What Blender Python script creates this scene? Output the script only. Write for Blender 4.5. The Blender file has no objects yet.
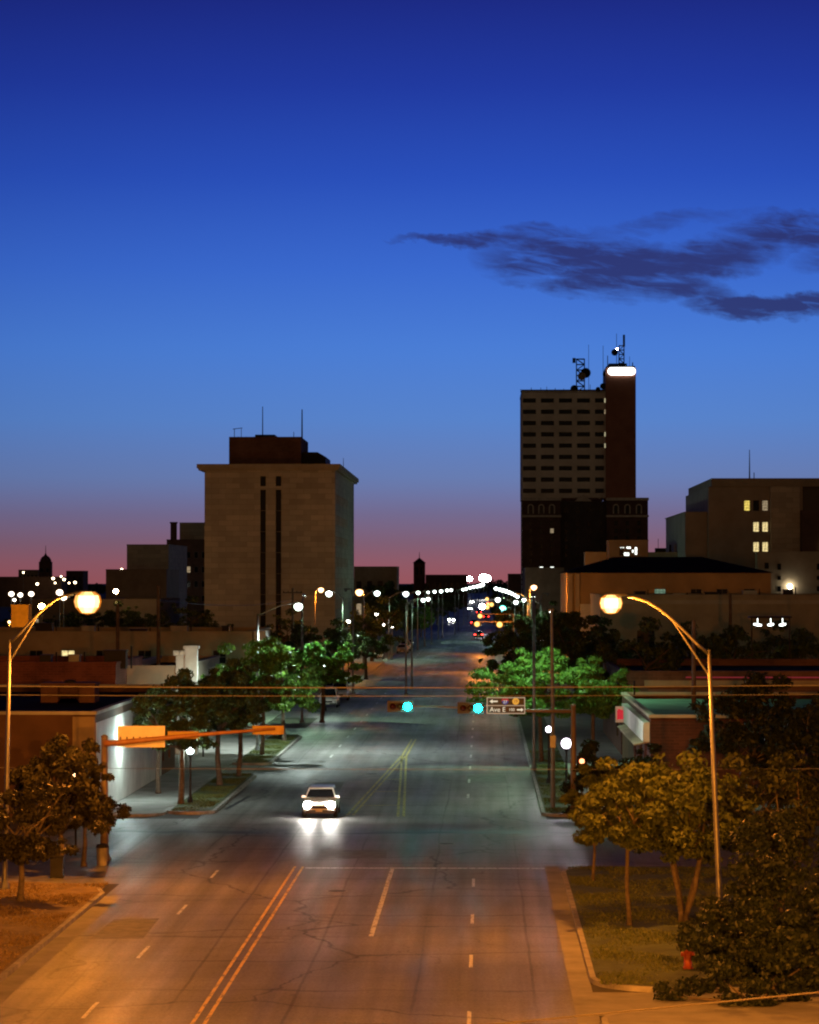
import bpy, bmesh, math, random
import numpy as np
from mathutils import Vector, Matrix
R = math.radians
C = bpy.context.scene.collection
SC = bpy.context.scene
F = 3000.0; VX, VY, H = 483.0, 580.0, 11.5     # focal length in pixels, vanishing point, height of the overpass camera

def P(px, py, Y):
    return Vector(((px-VX)/F*Y, Y, H-(py-VY)/F*Y))
def PX(px, Y): return (px-VX)/F*Y
def PZ(py, Y): return H-(py-VY)/F*Y

# ------------------------------------------------------------------ camera, sky, exposure
cam = bpy.data.cameras.new('camera'); co = bpy.data.objects.new('camera', cam); C.objects.link(co)
cam.sensor_width = 36; cam.sensor_height = 36; cam.sensor_fit = 'AUTO'; cam.lens = 36*F/1024
cam.clip_start = 1; cam.clip_end = 30000
co.location = (0, 0, H)
co.rotation_euler = (R(90)+math.atan(68/F), 0, math.atan(73.5/F))
SC.camera = co
SC.view_settings.view_transform = 'Standard'; SC.view_settings.look = 'None'
SC.view_settings.exposure = 0.0; SC.view_settings.gamma = 1.0
SC.view_settings.use_curve_mapping = False
cy = SC.cycles
cy.use_denoising = True; cy.max_bounces = 5; cy.diffuse_bounces = 3; cy.glossy_bounces = 2; cy.transmission_bounces = 2
cy.sample_clamp_indirect = 2.0; cy.sample_clamp_direct = 0; cy.use_light_tree = True
cy.pixel_filter_type = 'BLACKMAN_HARRIS'; cy.filter_width = 2.1; cy.caustics_reflective = False; cy.caustics_refractive = False

def s2l(c):
    return tuple(((v/255)/12.92 if v/255 <= .04045 else ((v/255+.055)/1.055)**2.4) for v in c)+(1,)

W = bpy.data.worlds.new('World'); SC.world = W; W.use_nodes = True
def build_world():
    nt = W.node_tree; N = nt.nodes; L = nt.links; N.clear()
    out = N.new('ShaderNodeOutputWorld'); bg = N.new('ShaderNodeBackground'); L.new(bg.outputs[0], out.inputs[0])
    tc = N.new('ShaderNodeTexCoord'); sep = N.new('ShaderNodeSeparateXYZ'); L.new(tc.outputs['Generated'], sep.inputs[0])
    def M(op, a, b=None, c=None, clamp=False):
        n = N.new('ShaderNodeMath'); n.operation = op; n.use_clamp = clamp
        for i, v in enumerate((a, b, c)):
            if v is None: continue
            if isinstance(v, (int, float)): n.inputs[i].default_value = v
            else: L.new(v, n.inputs[i])
        return n.outputs[0]
    x, y, z = sep.outputs
    def ramp(stops, fac):
        r = N.new('ShaderNodeValToRGB'); cr = r.color_ramp
        while len(cr.elements) > 1: cr.elements.remove(cr.elements[-1])
        for i, (p, c) in enumerate(stops):
            e = cr.elements[0] if i == 0 else cr.elements.new(p)
            e.position = p; e.color = s2l(c)
        L.new(fac, r.inputs[0]); return r.outputs[0]
    # elevation 0..0.25 stretched over the ramp (sunset side)
    el = M('DIVIDE', z, 0.8, clamp=True)
    def p(py): return min(1, ((VY-py)/F)/0.8)
    front = ramp([(0, (150, 86, 94)), (p(565), (146, 90, 102)), (p(545), (130, 95, 115)), (p(515), (116, 106, 142)), (p(480), (104, 124, 176)),
                  (p(420), (88, 131, 203)), (p(350), (75, 126, 214)), (p(270), (59, 106, 207)), (p(180), (42, 80, 187)), (p(90), (33, 58, 160)),
                  (p(0), (28, 41, 130)), (.36, (12, 18, 58)), (1, (5, 7, 22))], el)
    # slightly darker, more violet sky towards the left
    az = M('ADD', M('MULTIPLY', x, -3.0), 0.5, clamp=True)
    # city side: dim warm light-polluted horizon under a dark blue sky
    back = ramp([(0, (138, 118, 90)), (.12, (116, 98, 74)), (.35, (40, 34, 32)), (.7, (12, 14, 26)), (1, (5, 7, 20))], M('MULTIPLY', z, 1.0, clamp=True))
    fb = M('ADD', M('MULTIPLY', y, 0.9), 0.35, clamp=True)
    mix = N.new('ShaderNodeMix'); mix.data_type = 'RGBA'; L.new(fb, mix.inputs[0]); L.new(back, mix.inputs[6]); L.new(front, mix.inputs[7])
    uz = M('SUBTRACT', M('DIVIDE', x, M('MAXIMUM', y, .3)), .03)
    dim = M('SUBTRACT', 1, M('MULTIPLY', M('MULTIPLY', uz, uz), 4.0)); dim = M('MAXIMUM', dim, .6)
    # cloud bank: thin dark streamers low over the right of the street
    ys = M('MAXIMUM', y, .05)
    u = M('DIVIDE', x, ys); v = M('DIVIDE', z, ys)      # tangent coordinates in front of the viewer
    def px(a): return (a-VX)/F
    def py_(a): return (VY-a)/F
    def noise(sx, sy, det, dist, off, rough=.6):
        c = N.new('ShaderNodeCombineXYZ'); L.new(M('MULTIPLY', u, sx), c.inputs[0])
        L.new(M('MULTIPLY', M('ADD', v, M('MULTIPLY', u, 0.12)), sy), c.inputs[1]); c.inputs[2].default_value = off
        n = N.new('ShaderNodeTexNoise'); n.inputs['Scale'].default_value = 1; n.inputs['Detail'].default_value = det
        n.inputs['Roughness'].default_value = rough; n.inputs['Distortion'].default_value = dist
        L.new(c.outputs[0], n.inputs['Vector']); return n.outputs[0]
    warp = M('MULTIPLY', M('SUBTRACT', noise(38, 60, 5, 0, 3.1), .5), .014)
    warp2 = M('MULTIPLY', M('SUBTRACT', noise(140, 220, 5, 0, 8.1), .5), .005)
    vw = M('ADD', M('ADD', v, warp), warp2)
    def blob(cx, cy_, rx, ry, slope=0.0, gain=1.0):
        du = M('DIVIDE', M('SUBTRACT', u, px(cx)), rx/F)
        dv = M('DIVIDE', M('SUBTRACT', M('SUBTRACT', vw, py_(cy_)), M('MULTIPLY', M('SUBTRACT', u, px(cx)), slope)), ry/F)
        r2 = M('ADD', M('MULTIPLY', du, du), M('MULTIPLY', dv, dv))
        return M('MULTIPLY', M('SUBTRACT', 1, r2, clamp=True), gain)
    bl = [blob(470, 240, 90, 7, .03, .75), blob(550, 235, 85, 12, .02, .8), blob(590, 264, 125, 36, -.08, 1.3), blob(640, 282, 90, 20, -.08, .8), blob(690, 262, 110, 22, .12, .85),
          blob(790, 232, 80, 24, .08, 1.15), blob(770, 304, 95, 17, 0, 1.6), blob(680, 285, 70, 16, -.12, .8), blob(860, 262, 75, 22, 0, .7), blob(640, 225, 140, 10, .1, .35)]
    tot = bl[0]
    for b in bl[1:]: tot = M('MAXIMUM', tot, b)
    fine = noise(70, 330, 8, .6, 0, .62)
    fine2 = noise(16, 110, 5, .4, 5.0, .55)
    dens = M('MULTIPLY', tot, M('ADD', M('MULTIPLY', M('SUBTRACT', fine, .40), 2.5), M('ADD', M('MULTIPLY', M('SUBTRACT', fine2, .42), 2.8), .42)), clamp=True)
    dens = M('MULTIPLY', M('SMOOTH_MIN', M('MULTIPLY', dens, 1.05), .90, .45), M('GREATER_THAN', y, .2), clamp=True)
    mc = N.new('ShaderNodeMix'); mc.data_type = 'RGBA'; L.new(dens, mc.inputs[0]); L.new(mix.outputs[2], mc.inputs[6]); mc.inputs[7].default_value = s2l((44, 46, 98))
    L.new(mc.outputs[2], bg.inputs[0]); L.new(dim, bg.inputs[1])
build_world()

# ------------------------------------------------------------------ materials
MATS = {}
def mat(name, col, rough=.8, var=.18, scale=1.0, bump=.0, metal=0.0, spec=.4, brick=None, detail=6, sub=None):
    if name in MATS: return MATS[name]
    m = bpy.data.materials.new(name); m.use_nodes = True; nt = m.node_tree; N = nt.nodes; L = nt.links
    b = N['Principled BSDF']; b.inputs['Roughness'].default_value = rough; b.inputs['Metallic'].default_value = metal
    b.inputs['Specular IOR Level'].default_value = spec
    tc = N.new('ShaderNodeTexCoord')
    n1 = N.new('ShaderNodeTexNoise'); n1.inputs['Scale'].default_value = scale; n1.inputs['Detail'].default_value = detail; n1.inputs['Roughness'].default_value = .65
    L.new(tc.outputs['Object'], n1.inputs['Vector'])
    mp = N.new('ShaderNodeMapRange'); mp.inputs[1].default_value = .3; mp.inputs[2].default_value = .7; mp.inputs[3].default_value = 1-var*1.6; mp.inputs[4].default_value = 1+var
    L.new(n1.outputs[0], mp.inputs[0])
    mul = N.new('ShaderNodeMix'); mul.data_type = 'RGBA'; mul.blend_type = 'MULTIPLY'; mul.inputs[0].default_value = 1
    src = None
    if brick:
        br = N.new('ShaderNodeTexBrick'); br.inputs['Scale'].default_value = 1
        br.inputs['Brick Width'].default_value = brick[0]; br.inputs['Row Height'].default_value = brick[1]; br.inputs['Mortar Size'].default_value = brick[2]
        br.inputs['Color1'].default_value = tuple(c*1.12 for c in col)+(1,); br.inputs['Color2'].default_value = tuple(c*.82 for c in col)+(1,)
        br.inputs['Mortar'].default_value = tuple(c*brick[3] for c in col)+(1,)
        sx = N.new('ShaderNodeSeparateXYZ'); L.new(tc.outputs['Object'], sx.inputs[0])
        ad = N.new('ShaderNodeMath'); ad.operation = 'ADD'; L.new(sx.outputs[0], ad.inputs[0]); L.new(sx.outputs[1], ad.inputs[1])
        cb = N.new('ShaderNodeCombineXYZ'); L.new(ad.outputs[0], cb.inputs[0]); L.new(sx.outputs[2], cb.inputs[1])
        L.new(cb.outputs[0], br.inputs['Vector']); src = br.outputs[0]
        L.new(src, mul.inputs[6])
    else: mul.inputs[6].default_value = tuple(col)+(1,)
    L.new(mp.outputs[0], mul.inputs[7])
    L.new(mul.outputs[2], b.inputs['Base Color'])
    if bump:
        bp = N.new('ShaderNodeBump'); bp.inputs['Strength'].default_value = bump; bp.inputs['Distance'].default_value = .05
        L.new(n1.outputs[0], bp.inputs['Height']); L.new(bp.outputs[0], b.inputs['Normal'])
    if sub: b.inputs['Subsurface Weight'].default_value = sub
    MATS[name] = m; return m
def emit(name, col, s):
    if name in MATS: return MATS[name]
    m = bpy.data.materials.new(name); m.use_nodes = True; nt = m.node_tree; N = nt.nodes; N.clear()
    o = N.new('ShaderNodeOutputMaterial'); e = N.new('ShaderNodeEmission'); e.inputs[0].default_value = tuple(col)+(1,); e.inputs[1].default_value = s
    nt.links.new(e.outputs[0], o.inputs[0]); MATS[name] = m; return m
def glow(name, core, edge, cs, es):
    """glowing lamp bowl: bright middle, rim tinted to stand in for the glare"""
    m = bpy.data.materials.new(name); m.use_nodes = True; nt = m.node_tree; N = nt.nodes; L = nt.links; N.clear()
    o = N.new('ShaderNodeOutputMaterial'); e = N.new('ShaderNodeEmission'); lw = N.new('ShaderNodeLayerWeight'); lw.inputs[0].default_value = .5
    r = N.new('ShaderNodeMapRange'); r.inputs[1].default_value = .08; r.inputs[2].default_value = .62; r.interpolation_type = 'SMOOTHSTEP'; L.new(lw.outputs['Facing'], r.inputs[0])
    x = N.new('ShaderNodeMix'); x.data_type = 'RGBA'; L.new(r.outputs[0], x.inputs[0]); x.inputs[6].default_value = tuple(c*cs for c in core)+(1,); x.inputs[7].default_value = tuple(c*es for c in edge)+(1,)
    L.new(x.outputs[2], e.inputs[0]); e.inputs[1].default_value = 1; L.new(e.outputs[0], o.inputs[0]); MATS[name] = m; return m
def lit_window(name, col, s, scale=3):
    if name in MATS: return MATS[name]
    m = emit(name, col, s); nt = m.node_tree; N = nt.nodes
    e = [n for n in N if n.type == 'EMISSION'][0]
    tc = N.new('ShaderNodeTexCoord'); n1 = N.new('ShaderNodeTexNoise'); n1.inputs['Scale'].default_value = scale
    nt.links.new(tc.outputs['Object'], n1.inputs['Vector'])
    mp = N.new('ShaderNodeMapRange'); mp.inputs[1].default_value = .35; mp.inputs[2].default_value = .65; mp.inputs[3].default_value = s*.45; mp.inputs[4].default_value = s*1.2
    nt.links.new(n1.outputs[0], mp.inputs[0]); nt.links.new(mp.outputs[0], e.inputs[1]); return m
def leafmat(name, c1, c2, trans=.35):
    m = bpy.data.materials.new(name); m.use_nodes = True; nt = m.node_tree; N = nt.nodes; L = nt.links; N.clear()
    o = N.new('ShaderNodeOutputMaterial'); d = N.new('ShaderNodeBsdfPrincipled'); t = N.new('ShaderNodeBsdfTranslucent'); mx = N.new('ShaderNodeMixShader')
    g = N.new('ShaderNodeNewGeometry'); r = N.new('ShaderNodeValToRGB')
    r.color_ramp.elements[0].color = tuple(c1)+(1,); r.color_ramp.elements[1].color = tuple(c2)+(1,)
    L.new(g.outputs['Random Per Island'], r.inputs[0]); L.new(r.outputs[0], d.inputs['Base Color']); L.new(r.outputs[0], t.inputs[0])
    d.inputs['Roughness'].default_value = .55; d.inputs['Specular IOR Level'].default_value = .3
    mx.inputs[0].default_value = trans; L.new(d.outputs[0], mx.inputs[1]); L.new(t.outputs[0], mx.inputs[2]); L.new(mx.outputs[0], o.inputs[0]); MATS[name] = m; return m

def asphalt_mat():
    m = bpy.data.materials.new('asphalt'); m.use_nodes = True; nt = m.node_tree; N = nt.nodes; L = nt.links
    b = N['Principled BSDF']; tc = N.new('ShaderNodeTexCoord')
    def mapped(s):
        mp = N.new('ShaderNodeMapping'); mp.inputs['Scale'].default_value = s; L.new(tc.outputs['Object'], mp.inputs[0]); return mp.outputs[0]
    def noise(s, det=6, r=.6, d=0):
        n = N.new('ShaderNodeTexNoise'); n.inputs['Scale'].default_value = 1; n.inputs['Detail'].default_value = det; n.inputs['Roughness'].default_value = r
        n.inputs['Distortion'].default_value = d; L.new(mapped(s), n.inputs['Vector']); return n.outputs[0]
    def rng(v, a, b_, c, d):
        n = N.new('ShaderNodeMapRange'); n.inputs[1].default_value = a; n.inputs[2].default_value = b_; n.inputs[3].default_value = c; n.inputs[4].default_value = d
        L.new(v, n.inputs[0]); return n.outputs[0]
    def mul(a, c):
        n = N.new('ShaderNodeMath'); n.operation = 'MULTIPLY'
        for i, q in enumerate((a, c)):
            if isinstance(q, (int, float)): n.inputs[i].default_value = q
            else: L.new(q, n.inputs[i])
        return n.outputs[0]
    big = rng(noise((.09, .025, 1), 5), .3, .7, .72, 1.25)
    streak = rng(noise((1.3, .012, 1), 3, .5), .3, .7, .72, 1.25)          # tyre tracks along the lanes
    trans = rng(noise((.05, .22, 1), 5, .75), .35, .65, .82, 1.12)         # laid strips across
    grain = rng(noise((11, 4, 1), 4, .8), .3, .7, .72, 1.3)
    # cracks: cells stretched across the road
    def cracks(s, lo, hi, dmix):
        w = N.new('ShaderNodeTexNoise'); w.inputs['Scale'].default_value = .55; w.inputs['Detail'].default_value = 6; L.new(tc.outputs['Object'], w.inputs['Vector'])
        mx = N.new('ShaderNodeMix'); mx.data_type = 'VECTOR'; mx.inputs[0].default_value = dmix
        L.new(tc.outputs['Object'], mx.inputs[4]); 
        ad = N.new('ShaderNodeVectorMath'); ad.operation = 'MULTIPLY_ADD'; ad.inputs[1].default_value = (dmix*14, dmix*14, 0); L.new(w.outputs[1], ad.inputs[0]); L.new(tc.outputs['Object'], ad.inputs[2])
        mp = N.new('ShaderNodeMapping'); mp.inputs['Scale'].default_value = s; L.new(ad.outputs[0], mp.inputs[0])
        vo = N.new('ShaderNodeTexVoronoi'); vo.feature = 'DISTANCE_TO_EDGE'; vo.inputs['Scale'].default_value = 1; L.new(mp.outputs[0], vo.inputs['Vector'])
        return rng(vo.outputs['Distance'], lo, hi, .42, 1)
    c1 = cracks((.10, .085, 0), .002, .009, .12)
    c2 = cracks((.33, .16, 0), .004, .014, .16)
    c2m = N.new('ShaderNodeMix'); c2m.data_type = 'FLOAT'; L.new(rng(noise((.12, .04, 1), 3), .5, .62, 0, .8), c2m.inputs[0]); c2m.inputs[2].default_value = 1; L.new(c2, c2m.inputs[3])
    # paving joints: a dark sealed line every few metres across, and one along each lane edge, both wandering a little
    sp = N.new('ShaderNodeSeparateXYZ'); L.new(tc.outputs['Object'], sp.inputs[0])
    def mth(op, a, b_=None):
        n = N.new('ShaderNodeMath'); n.operation = op
        for i, q in enumerate((a, b_)):
            if q is None: continue
            if isinstance(q, (int, float)): n.inputs[i].default_value = q
            else: L.new(q, n.inputs[i])
        return n.outputs[0]
    def joint(coord, period, wob, wd, dark, mask):
        v = mth('ADD', coord, mth('MULTIPLY', wob, 1.0)); fr = mth('ABSOLUTE', mth('SUBTRACT', mth('FRACT', mth('DIVIDE', v, period)), .5))
        ln = rng(fr, wd*.5/period, wd*1.2/period, dark, 1)
        n = N.new('ShaderNodeMix'); n.data_type = 'FLOAT'; L.new(mask, n.inputs[0]); n.inputs[2].default_value = 1; L.new(ln, n.inputs[3]); return n.outputs[0]
    jt = joint(sp.outputs[1], 6.3, mth('MULTIPLY', noise((.35, .12, 1), 4), 1.6), .16, .55, rng(noise((.15, .06, 1), 2), .42, .55, 0, 1))
    jl = joint(sp.outputs[0], 3.28, mth('MULTIPLY', noise((.3, .05, 1), 4), .5), .05, .6, rng(noise((.2, .03, 1), 2), .4, .55, 0, 1))
    spots = rng(noise((1.6, .5, 1), 3, .8), .66, .74, 1, .62)
    tot = mul(mul(mul(mul(big, streak), mul(trans, grain)), mul(c1, c2m.outputs[0])), mul(mul(jt, jl), spots))
    cm = N.new('ShaderNodeMix'); cm.data_type = 'RGBA'; cm.blend_type = 'MULTIPLY'; cm.inputs[0].default_value = 1; cm.inputs[6].default_value = (.165, .16, .152, 1)
    L.new(tot, cm.inputs[7]); L.new(cm.outputs[2], b.inputs['Base Color'])
    L.new(rng(noise((.8, .08, 1), 5), .3, .7, .40, .60), b.inputs['Roughness']); b.inputs['Specular IOR Level'].default_value = .06
    bp = N.new('ShaderNodeBump'); bp.inputs['Strength'].default_value = .35; bp.inputs['Distance'].default_value = .02
    L.new(noise((6, 3, 1), 4, .7), bp.inputs['Height']); L.new(bp.outputs[0], b.inputs['Normal'])
    MATS['asphalt'] = m; return m
def paint_mat(name, col, wear):
    m = bpy.data.materials.new(name); m.use_nodes = True; nt = m.node_tree; N = nt.nodes; L = nt.links
    b = N['Principled BSDF']; b.inputs['Roughness'].default_value = .6
    tc = N.new('ShaderNodeTexCoord'); mp = N.new('ShaderNodeMapping'); mp.inputs['Scale'].default_value = (6, 1.2, 1); L.new(tc.outputs['Object'], mp.inputs[0])
    n = N.new('ShaderNodeTexNoise'); n.inputs['Scale'].default_value = 1; n.inputs['Detail'].default_value = 8; n.inputs['Roughness'].default_value = .75; L.new(mp.outputs[0], n.inputs['Vector'])
    r = N.new('ShaderNodeMapRange'); r.inputs[1].default_value = wear-.06; r.inputs[2].default_value = wear+.08; L.new(n.outputs[0], r.inputs[0])
    x = N.new('ShaderNodeMix'); x.data_type = 'RGBA'; L.new(r.outputs[0], x.inputs[0]); x.inputs[6].default_value = (.07, .068, .066, 1); x.inputs[7].default_value = tuple(col)+(1,)
    L.new(x.outputs[2], b.inputs['Base Color']); MATS[name] = m; return m

ASPH = asphalt_mat()
WPAINT = paint_mat('worn white paint', (.55, .55, .52), .44)
YPAINT = paint_mat('worn yellow paint', (.62, .42, .05), .43)
FPAINT = paint_mat('faded yellow paint', (.42, .36, .08), .45)
CONC = mat('concrete', (.23, .22, .205), .85, .22, .7, .1)
KERB = mat('kerb concrete', (.27, .255, .23), .85, .3, 1.5, .1)
GRASSG = mat('grass ground', (.055, .075, .03), .95, .35, 1.4, .5)
DRY = mat('dry grass ground', (.16, .115, .055), .95, .35, 1.6, .5)
SOIL = mat('soil', (.05, .045, .035), .95, .3, .05)
METAL = mat('galvanised metal', (.17, .17, .165), .45, .12, 3, 0, .6)
PAINTED = mat('painted brown steel', (.16, .12, .09), .5, .15, 3)
DARKM = mat('dark metal', (.02, .02, .021), .6, .1, 3, 0, 0, .2)
WOODP = mat('weathered pole wood', (.09, .065, .045), .9, .3, 4)
BARK = mat('bark', (.11, .085, .06), .95, .35, 6, .4)
GLASS = mat('dark window glass', (.008, .009, .012), .2, .1, 1, 0, 0, .12)
CREAM = mat('cream stone', (.40, .34, .25), .85, .14, .25)
TAN = mat('tan stucco', (.33, .26, .17), .9, .2, .3)
GREYW = mat('grey painted masonry', (.42, .42, .38), .85, .25, .35)
WHITEW = mat('white painted masonry', (.62, .62, .58), .8, .18, .5)
REDB = mat('red brick', (.16, .06, .045), .9, .3, .4, 0, 0, .3, (.5, .16, .02, 1.3))
DKBR = mat('dark brown brick', (.13, .07, .05), .9, .25, .3, 0, 0, .3, (.6, .2, .02, 1.2))
TANB = mat('tan brick panels', (.46, .41, .33), .9, .14, .12, 0, 0, .3, (2.4, .9, .035, .72))
SHAFT = mat('brown granite', (.34, .14, .085), .7, .15, .2)
ROOF = mat('tar roof', (.03, .028, .026), 1, .3, .3, 0, 0, .02)
GRAVEL = mat('gravel roof', (.16, .16, .15), .9, .3, .6)
FRAME = mat('window frame paint', (.25, .23, .2), .6, .1, 2)
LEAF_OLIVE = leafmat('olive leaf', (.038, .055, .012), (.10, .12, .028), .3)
LEAF_OLIVE_SHADED = leafmat('shaded olive leaf', (.014, .02, .006), (.045, .05, .014), .25)  # shade towards the right edge is put into this leaf colour
LEAF_SHADED = leafmat('shaded evergreen leaf', (.008, .014, .005), (.025, .034, .012), .2)  # deep shade on bushes and right-edge trees is painted into the leaf
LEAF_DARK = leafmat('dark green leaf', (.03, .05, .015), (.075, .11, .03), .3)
LEAF_GREEN_LIT = leafmat('green lit leaf', (.05, .12, .02), (.15, .29, .045), .4)  # green lamp light on the street trees is worked into the leaf colour
LEAF_OLIVE_DIMMED = leafmat('dimmed olive leaf', (.02, .02, .008), (.05, .045, .015), .25)  # weak lamp light on the left trees is darkened into the colour

SODIUM = glow('sodium lamp glow', (1, .66, .22), (1, .26, .02), 5, .75)
SODIUMB = SODIUM
SODF = glow('distant sodium lamp glow', (1, .6, .3), (1, .36, .06), 8, 1.2)
MERC = glow('mercury lamp glow', (.9, 1, .9), (.45, .95, .55), 30, .9)
MERCF = glow('distant mercury lamp glow', (.9, 1, .95), (.5, .9, .7), 12, .8)
LIGHTS = {'sodium': (1, .30, .028), 'mercury': (.58, 1, .62), 'white': (.82, 1, .92), 'pink': (1, .9, .95)}
def lamp_light(parent, loc, w, colour, spot=None, r=.15):
    """the light a lamp gives off, next to its own glowing lens"""
    ld = bpy.data.lights.new('lamp_light', 'SPOT' if spot else 'POINT'); ld.energy = w; ld.color = LIGHTS[colour]; ld.shadow_soft_size = r
    if spot: ld.spot_size = R(spot); ld.spot_blend = .5
    o = bpy.data.objects.new('lamp_light', ld); C.objects.link(o); o.parent = parent; o.location = loc; return o
GLOBE = glow('white globe glow', (.9, 1, .97), (.5, .85, .8), 20, .8)
GLOBEP = glow('pinkish globe glow', (1, .95, 1), (.8, .6, .85), 20, .8)

# ------------------------------------------------------------------ mesh builder
class MB:
    def __init__(s): s.v = []; s.f = []
    def add(s, vs, fs):
        o = len(s.v); s.v += [tuple(v) for v in vs]; s.f += [tuple(i+o for i in f) for f in fs]; return s
    def box(s, x0, x1, y0, y1, z0, z1):
        vs = [(x0, y0, z0), (x1, y0, z0), (x1, y1, z0), (x0, y1, z0), (x0, y0, z1), (x1, y0, z1), (x1, y1, z1), (x0, y1, z1)]
        return s.add(vs, [(0, 3, 2, 1), (4, 5, 6, 7), (0, 1, 5, 4), (1, 2, 6, 5), (2, 3, 7, 6), (3, 0, 4, 7)])
    def prism(s, poly, z0, z1):       # polygon in XY
        n = len(poly); vs = [(x, y, z0) for x, y in poly]+[(x, y, z1) for x, y in poly]
        fs = [tuple(range(n))[::-1], tuple(range(n, 2*n))]+[(i, (i+1) % n, n+(i+1) % n, n+i) for i in range(n)]
        return s.add(vs, fs)
    def prismx(s, poly, x0, x1):      # polygon in YZ
        n = len(poly); vs = [(x0, y, z) for y, z in poly]+[(x1, y, z) for y, z in poly]
        fs = [tuple(range(n)), tuple(range(n, 2*n))[::-1]]+[(i, n+i, n+(i+1) % n, (i+1) % n) for i in range(n)]
        return s.add(vs, fs)
    def prismy(s, poly, y0, y1):      # polygon in XZ
        n = len(poly); vs = [(x, y0, z) for x, z in poly]+[(x, y1, z) for x, z in poly]
        fs = [tuple(range(n)), tuple(range(n, 2*n))[::-1]]+[(i, n+i, n+(i+1) % n, (i+1) % n) for i in range(n)]
        return s.add(vs, fs)
    def tube(s, pts, rad, seg=8, caps=True):
        pts = [Vector(p) for p in pts]; n = len(pts)
        if isinstance(rad, (int, float)): rad = [rad]*n
        rings = []; vs = []
        for i, p in enumerate(pts):
            d = (pts[min(i+1, n-1)]-pts[max(i-1, 0)]).normalized()
            a = d.cross(Vector((0, 0, 1)) if abs(d.z) < .9 else Vector((1, 0, 0))).normalized(); b = d.cross(a)
            for k in range(seg):
                t = 2*math.pi*k/seg; vs.append(p+(a*math.cos(t)+b*math.sin(t))*rad[i])
        fs = [(i*seg+k, i*seg+(k+1) % seg, (i+1)*seg+(k+1) % seg, (i+1)*seg+k) for i in range(n-1) for k in range(seg)]
        if caps: fs += [tuple(range(seg))[::-1], tuple((n-1)*seg+k for k in range(seg))]
        return s.add(vs, fs)
    def lathe(s, prof, seg=14, c=(0, 0, 0), axis='z', sx=1, sy=1):
        vs = []
        for r, z in prof:
            for k in range(seg):
                t = 2*math.pi*k/seg; a, b = r*math.cos(t)*sx, r*math.sin(t)*sy
                vs.append({'z': (c[0]+a, c[1]+b, c[2]+z), 'y': (c[0]+a, c[1]+z, c[2]+b), 'x': (c[0]+z, c[1]+a, c[2]+b)}[axis])
        n = len(prof)
        fs = [(i*seg+k, i*seg+(k+1) % seg, (i+1)*seg+(k+1) % seg, (i+1)*seg+k) for i in range(n-1) for k in range(seg)]
        fs += [tuple(range(seg))[::-1], tuple((n-1)*seg+k for k in range(seg))]
        return s.add(vs, fs)
    def ball(s, c, r, seg=12, sz=1.0):
        prof = [(max(.02*r, r*math.sin(math.pi*i/8)), -r*sz*math.cos(math.pi*i/8)) for i in range(9)]
        return s.lathe(prof, seg, c)
    def build(s, name, m, parent=None, smooth=False, loc=None, **props):
        me = bpy.data.meshes.new(name); me.from_pydata(s.v, [], s.f); me.validate()
        bm = bmesh.new(); bm.from_mesh(me); bmesh.ops.recalc_face_normals(bm, faces=bm.faces); bm.to_mesh(me); bm.free()
        if smooth: me.polygons.foreach_set('use_smooth', [True]*len(me.polygons))
        me.materials.append(m); o = bpy.data.objects.new(name, me); C.objects.link(o)
        if parent is not None: o.parent = parent
        if loc is not None: o.location = loc
        for k, v in props.items(): o[k] = v
        return o
def thing(name, label, cat, loc=(0, 0, 0), rz=0, group=None):
    o = bpy.data.objects.new(name, None); C.objects.link(o); o.empty_display_size = .3
    o.location = loc; o.rotation_euler = (0, 0, rz); o['label'] = label; o['category'] = cat
    if group: o['group'] = group
    return o
def copy_tree(o, parent=None, label=None, loc=None, rz=None, group=None, scale=None):
    c = o.copy(); C.objects.link(c)
    if parent is not None: c.parent = parent
    if label: c['label'] = label
    if group: c['group'] = group
    if loc is not None: c.location = loc
    if rz is not None: c.rotation_euler = (0, 0, rz)
    if scale is not None: c.scale = (scale,)*3 if isinstance(scale, (int, float)) else scale
    for ch in list(o.children): copy_tree(ch, c)
    return c

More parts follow.
